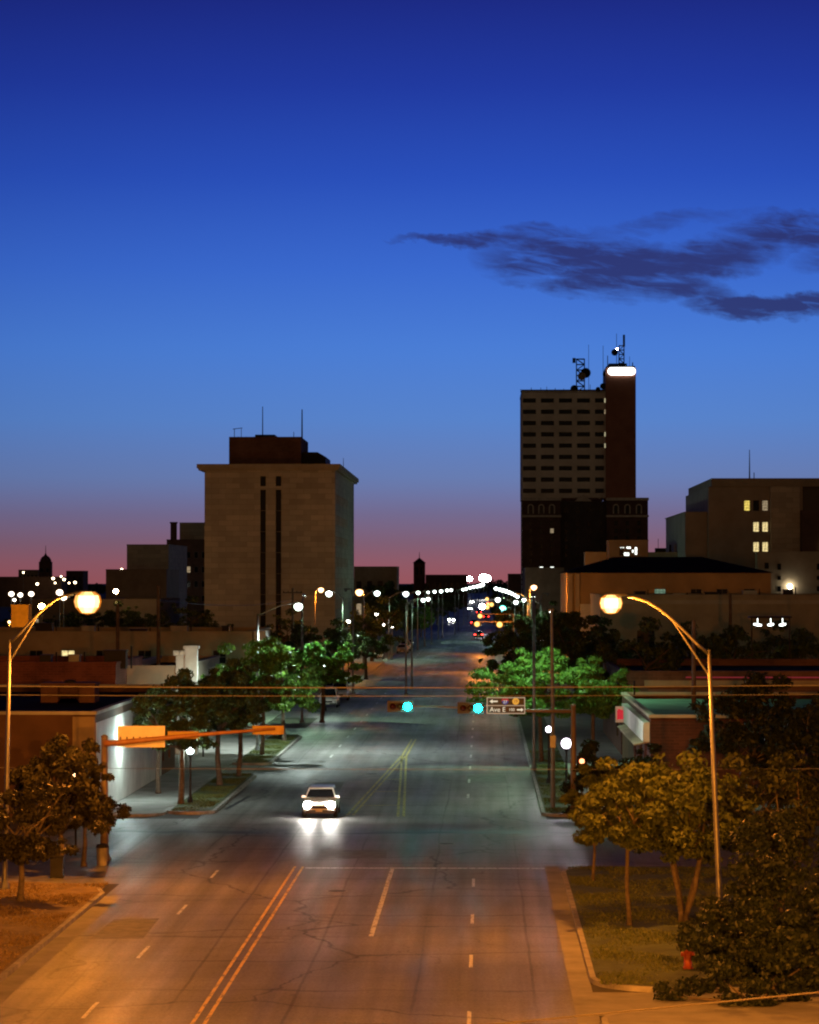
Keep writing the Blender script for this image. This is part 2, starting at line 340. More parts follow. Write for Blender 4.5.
# ------------------------------------------------------------------ ground, streets, kerbs
def sheet(name, x0, x1, y0, y1, z, m, **k):
    return MB().add([(x0, y0, z), (x1, y0, z), (x1, y1, z), (x0, y1, z)], [(0, 1, 2, 3)]).build(name, m, kind='structure', **k)
sheet('ground', -4000, 4000, -400, 9000, 0, SOIL)
road = sheet('road', -13.75, 3.05, -60, 5000, .008, ASPH)
sheet('cross_street', -220, 220, 113.5, 144.5, .004, ASPH)
sheet('far_cross_street', -220, 220, 316, 342, .004, CONC)
sheet('parking_bay', -17.2, -13.75, 250, 316, .005, ASPH)
sheet('side_alley', -80, -13.75, 221, 233, .005, ASPH)
def road_marks():
    w = MB(); y = MB(); f = MB(); z = .012
    def q(mb, x0, y0, x1, y1, wd):
        d = Vector((x1-x0, y1-y0)).normalized(); n = Vector((-d.y, d.x))*wd/2
        mb.add([(x0+n.x, y0+n.y, z), (x0-n.x, y0-n.y, z), (x1-n.x, y1-n.y, z), (x1+n.x, y1+n.y, z)], [(0, 1, 2, 3)])
    def at(px, py):
        Y = F*H/(py-VY); return PX(px, Y), Y
    for py in (882, 918, 960, 1018):           # right lane dashes
        x, Y = at(473, py); q(w, -.37, Y-1.5, -.37, Y+1.5, .11)
    for py in (909.5, 952, 1010, 874, 1096):
        x, Y = at(0, py); q(w, -10.5, Y-1.5, -10.5, Y+1.5, .11)
    for Y in (160, 172, 184, 196, 208, 220, 232, 244, 256, 268, 280, 292, 304):
        q(w, -.8, Y-1.5, -.8, Y+1.5, .13)
        if Y > 185: q(w, -9.9, Y-1.5, -9.9, Y+1.5, .13)
    for k in range(16): q(w, -.6, 350+k*12, -.6, 353+k*12, .13); q(w, -10, 350+k*12, -10, 353+k*12, .13)
    q(w, -3.62, 97, -3.62, 119.6, .16)           # turn lane line
    q(w, -7.1, 119.9, 2.6, 119.9, .42)          # stop line
    for dx in (-.16, .16): q(y, -7.38+dx, 30, -7.38+dx, 120.5, .10)
    for dx in (-.14, .14):                      # beyond the junction: painted median wedge
        q(f, -4.0+dx, 146, -5.15+dx, 196, .13)
        q(f, -6.5+dx, 147, -5.2+dx, 196, .13)
        q(f, -5.15+dx, 196, -5.0+dx, 217, .13)
    for i in range(4):
        Y = 153+i*10; u = (Y-146)/50; q(f, -6.5+1.3*u+.15, Y, -4.0-1.15*u-.15, Y+.4, .3)
    w.build('lane_line', WPAINT, road, kind='structure'); y.build('centre_line', YPAINT, road, kind='structure'); f.build('median_line', FPAINT, road, kind='structure')
    t = MB()                                    # dark ragged strips across the junction
    rnd = random.Random(4)
    for (xa, ya, xb, yb, wd) in ((-9, 136.2, 14, 137.5, 1.2), (-24, 138, -10, 136.5, 1.3), (-12.9, 150, -12.4, 160, .25)):
        n = 26; L = []; Rr = []
        for i in range(n+1):
            u = i/n; x = xa+(xb-xa)*u; yy = ya+(yb-ya)*u+rnd.uniform(-.25, .25); L.append((x+(.12 if xa == -12.9 else 0), yy-wd*rnd.uniform(.2, .6), .010)); Rr.append((x-(.12 if xa == -12.9 else 0), yy+wd*rnd.uniform(.2, .6), .010))
        vs = L+Rr; t.add(vs, [(i, i+1, n+2+i, n+1+i) for i in range(n)])
    t.build('dark_strip', mat('tar', (.012, .012, .012), .5, .2, 2), road, kind='structure')
road_marks()
for x, y in ((-5.4, 111), (-1.6, 131), (-6.6, 178)):
    mh = thing('manhole_cover', {111: 'round iron manhole cover in the lane right of the yellow lines', 131: 'round iron manhole cover in the middle of the junction', 178: 'round iron manhole cover beyond the oncoming car'}[y], 'manhole', (x, y, .009))
    MB().lathe([(.42, 0), (.42, .006), (.36, .007)], 20).build('rim', KERB, mh); MB().lathe([(.34, 0), (.34, .008), (.33, .012), (.1, .012)], 20).build('lid', DARKM, mh)
for x0, x1, y0, y1 in ((-12.6, -10.9, 96, 102), (-6.9, -4.0, 124, 128), (-9.6, -7.8, 160, 171), (-1.0, 1.4, 170, 177)):
    MB().add([(x0, y0, .0105), (x1, y0+.2, .0105), (x1-.1, y1, .0105), (x0+.1, y1-.3, .0105)], [(0, 1, 2, 3)]).build('asphalt_patch', mat('patched asphalt', (.125, .121, .116), .75, .3, 2, .2), road, kind='structure')
def rounded(x0, x1, y0, y1, r, corners='abcd', n=6):
    # corners a: x0y0, b: x1y0, c: x1y1, d: x0y1
    pts = []
    for nm, cx, cy_, a0 in (('a', x0, y0, 180), ('b', x1, y0, 270), ('c', x1, y1, 0), ('d', x0, y1, 90)):
        if nm in corners:
            ox = cx+r if nm in 'ad' else cx-r; oy = cy_+r if nm in 'ab' else cy_-r
            for i in range(n+1):
                t = R(a0+90*i/n); pts.append((ox+r*math.cos(t), oy+r*math.sin(t)))
        else: pts.append((cx, cy_))
    return pts
def inset(poly, d):
    n = len(poly); out = []
    for i in range(n):
        p0, p1, p2 = Vector(poly[i-1]), Vector(poly[i]), Vector(poly[(i+1) % n])
        a = (p1-p0); b = (p2-p1)
        if a.length < 1e-6 or b.length < 1e-6: out.append(tuple(p1)); continue
        a.normalize(); b.normalize(); na = Vector((-a.y, a.x)); nb = Vector((-b.y, b.x)); m = na+nb; m = m/max(.3, m.dot(na))
        out.append(tuple(p1+m*d))
    return out
def verge(name, poly, m, kerb=True, hgt=.15, kw=.17):
    """raised bed with a kerb ring; the fill lies a centimetre above the kerb top"""
    MB().prism(inset(poly, kw) if kerb else poly, .0, hgt+.012).build(name, m, kind='structure')
    if kerb:
        n = len(poly); q = inset(poly, kw+.002); k = MB()
        vs = [(x, y, 0) for x, y in poly]+[(x, y, hgt) for x, y in poly]+[(x, y, hgt) for x, y in q]
        fs = [(i, (i+1) % n, n+(i+1) % n, n+i) for i in range(n)]+[(n+i, n+(i+1) % n, 2*n+(i+1) % n, 2*n+i) for i in range(n)]
        k.add(vs, fs).build('kerb', KERB, kind='structure')
LV = [(-60, 40), (-13.75, 40), (-13.75, 107)]+[(-17.75+4*math.cos(R(a)), 109+4*math.sin(R(a))) for a in (0, 25, 50, 75, 90)]+[(-60, 113)]
verge('dry_lawn', LV, DRY)
sheet('gutter', -13.75, -13.1, 40, 109, .014, CONC)
sheet('gutter', 2.45, 3.05, 40, 121, .014, CONC)
verge('lawn', rounded(3.05, 60, 84, 119.5, 2.2, 'ad'), GRASSG)
verge('sidewalk', rounded(3.05, 60, 30, 79.5, 1.5, 'ad'), CONC)
sheet('driveway', 3.05, 60, 79.5, 84, .012, CONC)
# far left pavement with planted strips
verge('sidewalk', rounded(-80, -15.6, 145.5, 221, 1.5, 'b'), CONC, True, .12)
verge('grass_strip', rounded(-15.6, -13.2, 147, 176, 1.1, 'abcd'), GRASSG)
verge('grass_strip', rounded(-15.6, -13.2, 186, 220, 1.1, 'abcd'), GRASSG)
sheet('sidewalk', -15.6, -13.75, 176.1, 185.9, .03, CONC)
verge('sidewalk', rounded(-80, -17.2, 233, 316, 1.5, 'bc'), CONC, True, .12)
verge('sidewalk', rounded(-80, -13.75, 342, 700, 2.5, 'bc'), CONC, True, .12)
verge('grass_strip', rounded(2.85, 5.2, 146, 314, 1.1, 'abcd'), GRASSG)
verge('sidewalk', rounded(5.2, 80, 145.5, 315, 1.5, 'ad'), CONC, True, .12)
verge('sidewalk', rounded(3.05, 80, 343, 700, 2.5, 'ad'), CONC, True, .12)

def blades(name, x0, x1, y0, y1, n, hgt, m, z, seed, keep=None):
    rs = np.random.RandomState(seed); x = rs.uniform(x0, x1, n); y = rs.uniform(y0, y1, n)
    cl = np.sin(x*1.7+np.sin(y*.9)*2)+np.sin(y*1.1+x*.6)+rs.uniform(-1, 1, n)
    k = cl > -.6
    x, y, cl = x[k], y[k], cl[k]; n = len(x); a = rs.uniform(0, math.pi, n); hh = hgt*(.4+.35*np.clip(cl+.6, 0, 2.5)*rs.uniform(.5, 1, n)); w = .018+.02*rs.rand(n)
    lx, ly = rs.normal(0, .06, n), rs.normal(0, .06, n)
    V = np.stack([np.stack([x-np.cos(a)*w, y-np.sin(a)*w, np.full(n, z)], 1), np.stack([x+np.cos(a)*w, y+np.sin(a)*w, np.full(n, z)], 1), np.stack([x+lx, y+ly, z+hh], 1)], 1).reshape(-1, 3)
    return npmesh(name, V, n, 3, m)
def npmesh(name, V, nf, k, m, parent=None):
    me = bpy.data.meshes.new(name); me.vertices.add(len(V)); me.vertices.foreach_set('co', V.astype(np.float32).ravel())
    me.loops.add(nf*k); me.loops.foreach_set('vertex_index', np.arange(nf*k, dtype=np.int32))
    me.polygons.add(nf); me.polygons.foreach_set('loop_start', np.arange(0, nf*k, k, dtype=np.int32))
    me.update(calc_edges=True); me.materials.append(m); o = bpy.data.objects.new(name, me); C.objects.link(o)
    if parent is not None: o.parent = parent
    return o
DRYB = leafmat('dry grass blade', (.17, .115, .045), (.30, .21, .09), .2)
GRNB = leafmat('grass blade', (.06, .085, .02), (.14, .15, .045), .2)
for a in (('grass', -24, -14, 74, 112, 60000, .09, DRYB, .15, 1), ('grass', 3.3, 14, 84.5, 119, 60000, .09, GRNB, .15, 2),
          ('grass', -15.3, -13.5, 147.6, 175.4, 12000, .09, GRNB, .15, 3), ('grass', -15.3, -13.5, 186.6, 219.4, 9000, .1, GRNB, .15, 4), ('grass', 3.1, 5.0, 146.6, 200, 16000, .1, GRNB, .15, 5)):
    o = blades(*a); o['kind'] = 'stuff'; o['label'] = 'short grass blades growing on the roadside verge'; o['category'] = 'grass'

# ------------------------------------------------------------------ trees
def crown_np(seed, rx, ry, rz, nclump, nleaf, leaf, cz, elong=.0):
    rs = np.random.RandomState(seed)
    d = rs.normal(size=(nclump, 3)); d /= np.linalg.norm(d, axis=1)[:, None]
    rad = rs.uniform(.25, 1, nclump)**.5
    ph = rs.uniform(0, 6.28, 6)
    lump = 1+.16*np.sin(3*np.arctan2(d[:, 1], d[:, 0])+ph[0])+.13*np.sin(5*d[:, 2]*2+ph[1]+2*d[:, 0])+rs.normal(0, .09, nclump)
    cc = d*(rad*lump)[:, None]
    cc[:, 2] = np.where(cc[:, 2] < -.55, -.55+(cc[:, 2]+.55)*.35, cc[:, 2])
    cr = rs.uniform(.07, .21, nclump)
    idx = rs.choice(nclump, nleaf, p=(cr**2/(cr**2).sum()))
    g = rs.normal(size=(nleaf, 3)); g /= np.linalg.norm(g, axis=1)[:, None]; g *= (rs.uniform(0, 1, nleaf)**.45)[:, None]; g[:, 2] *= .75
    p = cc[idx]+g*cr[idx][:, None]*1.15
    p = p*np.array([rx, ry, rz])+np.array([0, 0, cz])
    nrm = g+rs.normal(0, .7, (nleaf, 3))+np.array([0, 0, .5]); nrm /= np.linalg.norm(nrm, axis=1)[:, None]
    t = np.cross(nrm, rs.normal(size=(nleaf, 3))); t /= np.linalg.norm(t, axis=1)[:, None]; b = np.cross(nrm, t)
    L = leaf*rs.uniform(.6, 1.3, nleaf)[:, None]
    V = np.stack([p-t*L, p-b*L*.5+nrm*L*.15, p+t*L, p+b*L*.5+nrm*L*.15], 1).reshape(-1, 3)
    return V, cc*np.array([rx, ry, rz])+np.array([0, 0, cz])
def tree(name, label, loc, rx, rz_, cz, m, seed, nleaf=7000, leaf=.12, nclump=70, trunk_r=.16, ry=None, stems=1, group=None, fork=None):
    t = thing(name, label, 'tree', loc, 0, group)
    V, cc = crown_np(seed, rx, ry or rx, rz_, nclump, nleaf, leaf, cz)
    npmesh('crown', V, nleaf, 4, m, t)
    rnd = random.Random(seed); mb = MB(); fork = fork or max(.8, cz-rz_*.75)
    for s in range(stems):
        a = 6.28*s/stems+rnd.random(); lean = .0 if stems == 1 else .18*fork+.5
        foot = Vector((.12*math.cos(a), .12*math.sin(a), -.03)) if stems > 1 else Vector((0, 0, -.03))
        fk = Vector((math.cos(a)*lean+rnd.uniform(-.1, .1), math.sin(a)*lean*.6, fork)); mid = (foot+fk)/2+Vector((rnd.uniform(-.08, .08), 0, 0))
        r0 = trunk_r*(1 if stems == 1 else .65)
        mb.tube([foot, foot+Vector((0, 0, .25)), mid, fk], [r0*1.35, r0, r0*.88, r0*.78], 8)
        nb = 7 if stems == 1 else 4
        tips = rnd.sample(range(len(cc)), min(len(cc), nb*3))
        for i in range(nb):
            c = Vector(cc[tips[i]]); q = fk.lerp(c, .5)+Vector((rnd.uniform(-.2, .2)*rx*.4, rnd.uniform(-.2, .2)*rx*.4, rnd.uniform(0, .15)*rz_))
            mb.tube([fk-Vector((0, 0, .05)), q, c], [r0*.55, r0*.32, r0*.1], 6)
            for j in (1, 2):
                c2 = Vector(cc[tips[nb*j+i]]) if nb*j+i < len(tips) else c
                if (c2-q).length < rx*1.3: mb.tube([q, q.lerp(c2, .5)+Vector((0, 0, .1)), c2], [r0*.26, r0*.16, r0*.05], 5)
    mb.build('trunk', BARK, t, True)
    return t
def bush(name, label, loc, rx, ry, rz_, m, seed, nleaf, leaf, nclump=60, group=None):
    t = thing(name, label, 'bush', loc, 0, group)
    V, cc = crown_np(seed, rx, ry, rz_, nclump, nleaf, leaf, rz_*.55); V[:, 2] = np.maximum(V[:, 2], .03)
    npmesh('foliage', V, nleaf, 4, m, t); mb = MB(); rnd = random.Random(seed)
    for i in range(7):
        c = Vector(cc[rnd.randrange(len(cc))]); mb.tube([(rnd.uniform(-.2, .2), rnd.uniform(-.2, .2), 0), c*.5, c], [.05, .035, .012], 5)
    mb.build('stem', BARK, t); return t

# near left, over the dry lawn
tree('shade_tree', 'olive leafed tree whose crown covers the foot of the left signal pole', (PX(60, 116), 116, .16), 1.75, 2.1, 3.1, LEAF_OLIVE_DIMMED, 11, 9000, .11, 80, .12)
tree('shade_tree', 'low broad tree on the dry lawn at the left edge of the view', (PX(20, 106), 106, .16), 2.0, 1.6, 2.7, LEAF_OLIVE_DIMMED, 12, 9500, .11, 80, .12)
tree('shade_tree', 'small tree behind the low broad one, against the orange lit wall', (PX(90, 121), 119, .16), 1.5, 1.9, 3.0, LEAF_OLIVE_DIMMED, 13, 8000, .10, 70, .1)
# left beyond the junction
tree('street_tree', 'dark street tree at the near end of the first grass strip, beside a globe', (PX(181, 152), 152, .16), 2.2, 2.0, 4.3, LEAF_DARK, 21, 9000, .13, 80, .16)
tree('street_tree', 'tall dark tree in the middle of the first grass strip', (PX(221, 167), 166, .16), 2.5, 2.1, 4.6, LEAF_DARK, 22, 9500, .13, 85, .16)
tree('street_tree', 'tree at the far end of the first grass strip, right of the tall dark one', (PX(238, 173), 173.5, .16), 2.3, 2.0, 4.4, LEAF_DARK, 23, 8000, .13, 75, .15)
tree('street_tree', 'dark tree close to the white side wall behind the traffic sign', (PX(158, 160), 160, .13), 1.6, 1.9, 4.0, LEAF_DARK, 24, 7000, .13, 60, .13)
tree('street_tree', 'green lit tree on the second grass strip left of the bare lamp post', (PX(262, 195), 195, .16), 3.0, 2.5, 5.0, LEAF_GREEN_LIT, 25, 9500, .14, 90, .15)
tree('street_tree', 'brightest green tree on the second grass strip before the parked cars', (PX(284, 212), 212, .16), 2.6, 2.7, 4.3, LEAF_GREEN_LIT, 26, 10000, .15, 95, .16)
tree('street_tree', 'spreading green tree over the white parked pickup', (PX(326, 246), 240, .13), 3.1, 2.0, 4.6, LEAF_GREEN_LIT, 27, 9000, .17, 80, .18)
tree('street_tree', 'small flat topped tree on the left corner of the second junction', (PX(366, 345), 345, .13), 2.6, 1.6, 3.7, LEAF_DARK, 28, 5000, .2, 50, .2)
# right beyond the junction
tree('street_tree', 'bright green tree behind the right signal arm and street name sign', (PX(541, 188), 188, .16), 3.9, 2.2, 4.5, LEAF_GREEN_LIT, 31, 13000, .14, 110, .16)
tree('street_tree', 'green tree just right of the right signal pole', (PX(590, 196), 190, .13), 2.6, 2.0, 4.4, LEAF_GREEN_LIT, 32, 7000, .15, 70, .15)
tree('street_tree', 'unlit tree leaning over the right kerb behind the bright green tree', (PX(515, 250), 250, .16), 2.6, 2.4, 5.2, LEAF_DARK, 33, 7000, .18, 70, .16)
tree('street_tree', 'large dark tree left of the tan hall and behind the slim pole', (PX(575, 262), 262, .13), 3.6, 2.9, 5.6, LEAF_DARK, 34, 9000, .19, 90, .2)
tree('street_tree', 'dark tree beside the slim pole next to the far white lights', (PX(545, 300), 300, .16), 3.1, 2.6, 6.0, LEAF_DARK, 35, 7000, .2, 70, .2)
# near right
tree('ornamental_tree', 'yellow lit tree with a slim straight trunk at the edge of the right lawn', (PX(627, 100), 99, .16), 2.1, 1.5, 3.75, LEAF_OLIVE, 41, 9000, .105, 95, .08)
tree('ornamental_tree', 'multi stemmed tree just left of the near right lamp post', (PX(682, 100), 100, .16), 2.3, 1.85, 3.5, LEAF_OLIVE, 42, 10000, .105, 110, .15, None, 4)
tree('ornamental_tree', 'large tree right of the near right lamp post', (PX(772, 104), 103, .16), 2.9, 2.0, 3.5, LEAF_OLIVE_SHADED, 43, 11000, .11, 110, .17, None, 3)
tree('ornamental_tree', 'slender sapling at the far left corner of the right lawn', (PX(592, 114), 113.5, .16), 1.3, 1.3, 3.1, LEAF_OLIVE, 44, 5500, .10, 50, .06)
tree('shade_tree', 'dark tree beyond the brick wall at the right edge of the view', (PX(745, 150), 148, .13), 2.9, 2.6, 4.0, LEAF_SHADED, 45, 9000, .14, 80, .18)
tree('shade_tree', 'dark tree half cut by the right edge, behind the large olive tree', (PX(815, 140), 140, .13), 2.8, 2.4, 3.8, LEAF_SHADED, 46, 8000, .14, 80, .18)
bush('evergreen_bush', 'big dark bush in the lower right corner', (PX(803, 88), 88, .16), 2.5, 2.0, 3.2, LEAF_SHADED, 51, 18000, .09, 90)
bush('evergreen_bush', 'low dark bush behind the red hydrant', (PX(742, 87), 86.4, .16), 1.5, 1.1, 1.5, LEAF_SHADED, 52, 10000, .08, 70)
bush('evergreen_bush', 'rounded dark bush beside the driveway at the bottom of the view', (PX(748, 82), 82, .012), 2.3, 1.4, 1.7, LEAF_SHADED, 53, 13000, .08, 70)
bush('evergreen_bush', 'dark hedge like bush past the near right corner of the junction', (PX(600, 146), 147, .13), 2.0, 1.4, 2.1, LEAF_SHADED, 54, 8000, .11, 60)
bush('evergreen_bush', 'dark bush between the red signal and the brick wall', (PX(640, 150), 150, .13), 1.8, 1.4, 1.7, LEAF_SHADED, 55, 6500, .11, 60)
# further off, left: dark green masses each its own tree
far = [(372, 640, 600, 420, 'D'), (352, 650, 612, 380, 'D'), (390, 640, 590, 520, 'D'), (405, 640, 596, 560, 'D'), (421, 628, 604, 600, 'G'), (437, 618, 596, 780, 'D'), (448, 612, 594, 900, 'D'), (385, 636, 575, 620, 'D'),
       (340, 655, 622, 330, 'D'), (318, 660, 618, 325, 'D'), (455, 608, 592, 1100, 'D'), (510, 612, 596, 620, 'D'), (521, 625, 600, 480, 'D'), (505, 602, 590, 900, 'D'),
       (630, 680, 625, 215, 'D'), (665, 676, 618, 250, 'D'), (700, 676, 628, 240, 'D'), (740, 674, 615, 235, 'D'), (775, 674, 625, 262, 'D'), (810, 674, 618, 240, 'D'), (600, 668, 622, 300, 'D'),
       (95, 626, 606, 480, 'D'), (125, 626, 604, 500, 'D'), (150, 630, 606, 430, 'D'), (180, 634, 600, 420, 'D'), (60, 626, 608, 500, 'D'), (20, 628, 612, 450, 'D'), (210, 632, 612, 440, 'D'), (285, 640, 612, 400, 'D')]
protoD = tree('distant_tree', 'dark distant tree', (0, 0, 0), 1, .85, 1.15, LEAF_DARK, 61, 3500, .055, 55, .05)
protoD2 = tree('distant_tree', 'dark distant tree', (0, 0, 0), 1, .8, 1.1, LEAF_DARK, 62, 3500, .055, 50, .05)
protoG = tree('distant_tree', 'round tree lit bright green far down the left kerb', (0, 0, 0), 1, .8, 1.1, LEAF_GREEN_LIT, 63, 3000, .06, 45, .05)
uD = [0, 0]
for i, (px, pb, pt, Y, k) in enumerate(far):
    ht = PZ(pt, Y); s = ht/1.95
    side = 'on the left' if px < 480 else 'on the right'
    lab = 'dark mass of a street tree far down the left side of the street' if 300 < px < 480 else ('dark tree behind the long low shops right of the street' if px > 590 else ('dark tree far down the right side of the street' if px > 480 else 'dark tree among the low roofs left of the office block'))
    grp = 'distant trees '+('left of the street' if 300 < px < 480 else ('behind the right shops' if px > 590 else ('right of the street' if px > 480 else 'among the left roofs')))
    pr = protoG if k == 'G' else (protoD, protoD2)[i % 2]
    sw = min(s, 4.6 if Y > 300 else 3.8)
    if k == 'G': pr.location = (PX(px, Y), Y, 0); pr.scale = (s*.9, s*.9, s)
    elif uD[i % 2] == 0:
        uD[i % 2] = 1; pr.location = (PX(px, Y), Y, 0); pr.scale = (sw, sw, s); pr['label'] = lab; pr['group'] = grp; pr.rotation_euler = (0, 0, i)
    else: copy_tree(pr, None, lab, (PX(px, Y), Y, 0), i*1.3, grp, (sw, sw, s))
def treeline():
    rs = np.random.RandomState(5); n = 26000
    x = rs.uniform(-620, 620, n); hgt = 7+3*np.sin(x/23)+2.5*np.sin(x/9+1)+rs.uniform(-1, 1.5, n)
    z = rs.uniform(0, 1, n)**.7*hgt; y = 2600+rs.uniform(-30, 30, n); s = rs.uniform(.6, 1.6, n)
    p = np.stack([x, y, z], 1); a = rs.normal(size=(n, 3)); a /= np.linalg.norm(a, axis=1)[:, None]; b = np.cross(a, rs.normal(size=(n, 3))); b /= np.linalg.norm(b, axis=1)[:, None]
    s = s[:, None]; V = np.stack([p-a*s, p-b*s, p+a*s, p+b*s], 1).reshape(-1, 3)
    o = npmesh('treeline', V, n, 4, LEAF_DARK); o['kind'] = 'stuff'; o['label'] = 'dark far off line of trees along the horizon'; o['category'] = 'trees'
treeline()

# ------------------------------------------------------------------ buildings
def holes_skin(mb, a0, a1, z0, z1, holes, depth, axis, c):
    """outer wall face with real openings. axis 'y': wall in XZ at y=c facing -Y; 'x+': in YZ at x=c facing +X; 'x-': facing -X"""
    As = sorted(set([a0, a1]+[h[0] for h in holes]+[h[1] for h in holes])); Zs = sorted(set([z0, z1]+[h[2] for h in holes]+[h[3] for h in holes]))
    As = [a for a in As if a0 <= a <= a1]; Zs = [z for z in Zs if z0 <= z <= z1]
    def pt(a, z, d):
        return {'y': (a, c+d, z), 'x+': (c-d, a, z), 'x-': (c+d, a, z)}[axis]
    ishole = lambda a, z: any(h[0] < a < h[1] and h[2] < z < h[3] for h in holes)
    for j in range(len(Zs)-1):
        run = None
        for i in range(len(As)-1):
            if not ishole((As[i]+As[i+1])/2, (Zs[j]+Zs[j+1])/2):
                if run is None: run = As[i]
                end = As[i+1]
                if i == len(As)-2: mb.add([pt(run, Zs[j], 0), pt(end, Zs[j], 0), pt(end, Zs[j+1], 0), pt(run, Zs[j+1], 0)], [(0, 1, 2, 3)])
            elif run is not None:
                mb.add([pt(run, Zs[j], 0), pt(As[i], Zs[j], 0), pt(As[i], Zs[j+1], 0), pt(run, Zs[j+1], 0)], [(0, 1, 2, 3)]); run = None
    for h in holes:
        q = [(h[0], h[2]), (h[1], h[2]), (h[1], h[3]), (h[0], h[3])]
        for i in range(4):
            (aa, za), (ab, zb) = q[i], q[(i+1) % 4]
            mb.add([pt(aa, za, 0), pt(ab, zb, 0), pt(ab, zb, depth), pt(aa, za, depth)], [(0, 1, 2, 3)])
WCACHE = {}
def window(parent, a, z, w, h, axis, c, depth, pane=None, fm=None, nv=1, nh=1, fw=.06):
    """a frame with glazing bars and its pane, set back in the opening; meshes shared by size"""
    pane = pane or GLASS; fm = fm or FRAME
    key = (round(w, 3), round(h, 3), axis, pane.name, fm.name, nv, nh)
    if key not in WCACHE:
        fb = MB(); t = .05
        def bx(mb, x0, x1, z0, z1, d0, d1):
            if axis == 'y': mb.box(x0, x1, d0, d1, z0, z1)
            elif axis == 'x+': mb.box(-d1, -d0, x0, x1, z0, z1)
            else: mb.box(d0, d1, x0, x1, z0, z1)
        bx(fb, 0, w, 0, fw, 0, t); bx(fb, 0, w, h-fw, h, 0, t); bx(fb, 0, fw, fw, h-fw, 0, t); bx(fb, w-fw, w, fw, h-fw, 0, t)
        for i in range(1, nv): bx(fb, w*i/nv-fw*.35, w*i/nv+fw*.35, fw, h-fw, .004, t-.004)
        for i in range(1, nh): bx(fb, fw, w-fw, h*i/nh-fw*.35, h*i/nh+fw*.35, .006, t-.006)
        pb = MB(); bx(pb, fw*.5, w-fw*.5, fw*.5, h-fw*.5, t*.5, t*.5+.012)
        fo = fb.build('window', fm, parent); po = pb.build('pane', pane, fo); WCACHE[key] = (fo, po); o = fo
    else:
        fo, po = WCACHE[key]; o = fo.copy(); C.objects.link(o); o.parent = parent; q = po.copy(); C.objects.link(q); q.parent = o
    d = depth-.07
    o.location = {'y': (a, c+d, z), 'x+': (c-d, a, z), 'x-': (c+d, a, z)}[axis]
    return o
def building(name, label, X0, X1, Y0, Y1, h, m, front=(), side=None, sidew=(), roofm=None, parapet=.35, pm=None, depth=.25, fm=None, z0=0, group=None, cat='building'):
    """front/sidew: (a, z, w, h, pane, nv, nh) openings in local coordinates. side 'x+' or 'x-'"""
    t = thing(name, label, cat, (X0, Y0, 0), 0, group); w, l = X1-X0, Y1-Y0; d = depth
    mb = MB()
    xs0 = d if side == 'x-' else 0; xs1 = w-d if side == 'x+' else w
    # back, plain sides, core behind the openings
    mb.add([(0, l, z0), (w, l, z0), (w, l, h), (0, l, h)], [(0, 1, 2, 3)])
    if side != 'x+': mb.add([(w, 0, z0), (w, l, z0), (w, l, h), (w, 0, h)], [(0, 1, 2, 3)])
    if side != 'x-': mb.add([(0, 0, z0), (0, l, z0), (0, l, h), (0, 0, h)], [(0, 1, 2, 3)])
    mb.add([(.02, d, z0), (w-.02, d, z0), (w-.02, d, h-.05), (.02, d, h-.05)], [(0, 1, 2, 3)])
    holes_skin(mb, 0, w, z0, h, [(a, a+ww, z, z+hh) for a, z, ww, hh, *_ in front], d, 'y', 0)
    if side:
        cx = w if side == 'x+' else 0; ci = w-d if side == 'x+' else d
        mb.add([(ci, d, z0), (ci, l-.02, z0), (ci, l-.02, h-.05), (ci, d, h-.05)], [(0, 1, 2, 3)])
        holes_skin(mb, 0, l, z0, h, [(a, a+ww, z, z+hh) for a, z, ww, hh, *_ in sidew], d, side, cx)
    wall = mb.build('wall', m, t)
    rf = MB().add([(0, 0, h-parapet), (w, 0, h-parapet), (w, l, h-parapet), (0, l, h-parapet)], [(0, 1, 2, 3)]).build('roof', roofm or ROOF, t)
    if parapet > .05:
        q = .25; p = MB()
        for (a, b, c_, e) in ((-.06, w+.06, -.06, q), (-.06, w+.06, l-q, l+.06), (-.06, q, q, l-q), (w-q, w+.06, q, l-q)): p.box(a, b, c_, e, h, h+.16)
        p.build('coping', pm or m, wall)
    for (a, z, ww, hh, *o) in front:
        pn, nv, nh = (list(o)+[None, 1, 1][len(o):])[:3]; window(t, a, z, ww, hh, 'y', 0, d, pn, fm, nv, nh)
    if side:
        cx = w if side == 'x+' else 0
        for (a, z, ww, hh, *o) in sidew:
            pn, nv, nh = (list(o)+[None, 1, 1][len(o):])[:3]; window(t, a, z, ww, hh, side, cx, d, pn, None, nv, nh)
    return t
WARM = lit_window('warm lit window', (1, .78, .35), 1.1); WARMD = lit_window('dim warm lit window', (1, .75, .45), .35); COOLW = lit_window('pale lit window', (.85, 1, .8), .8)
WHITEL = lit_window('white lit window', (.95, 1, .9), 3.0)

# --- left side
# A: low building with the long pale side wall along the pavement
A = building('corner_store', 'low flat roofed building with a long pale side wall left of the junction', -62, -18.7, 144.6, 182, 5.0, mat('brown stucco', (.11, .06, .035), .9, .25, .3), [], 'x+', [(30, 0.9, 1.2, 2.2), (33.5, .9, 1.2, 2.2)], ROOF, .3, GREYW)
sk = MB()
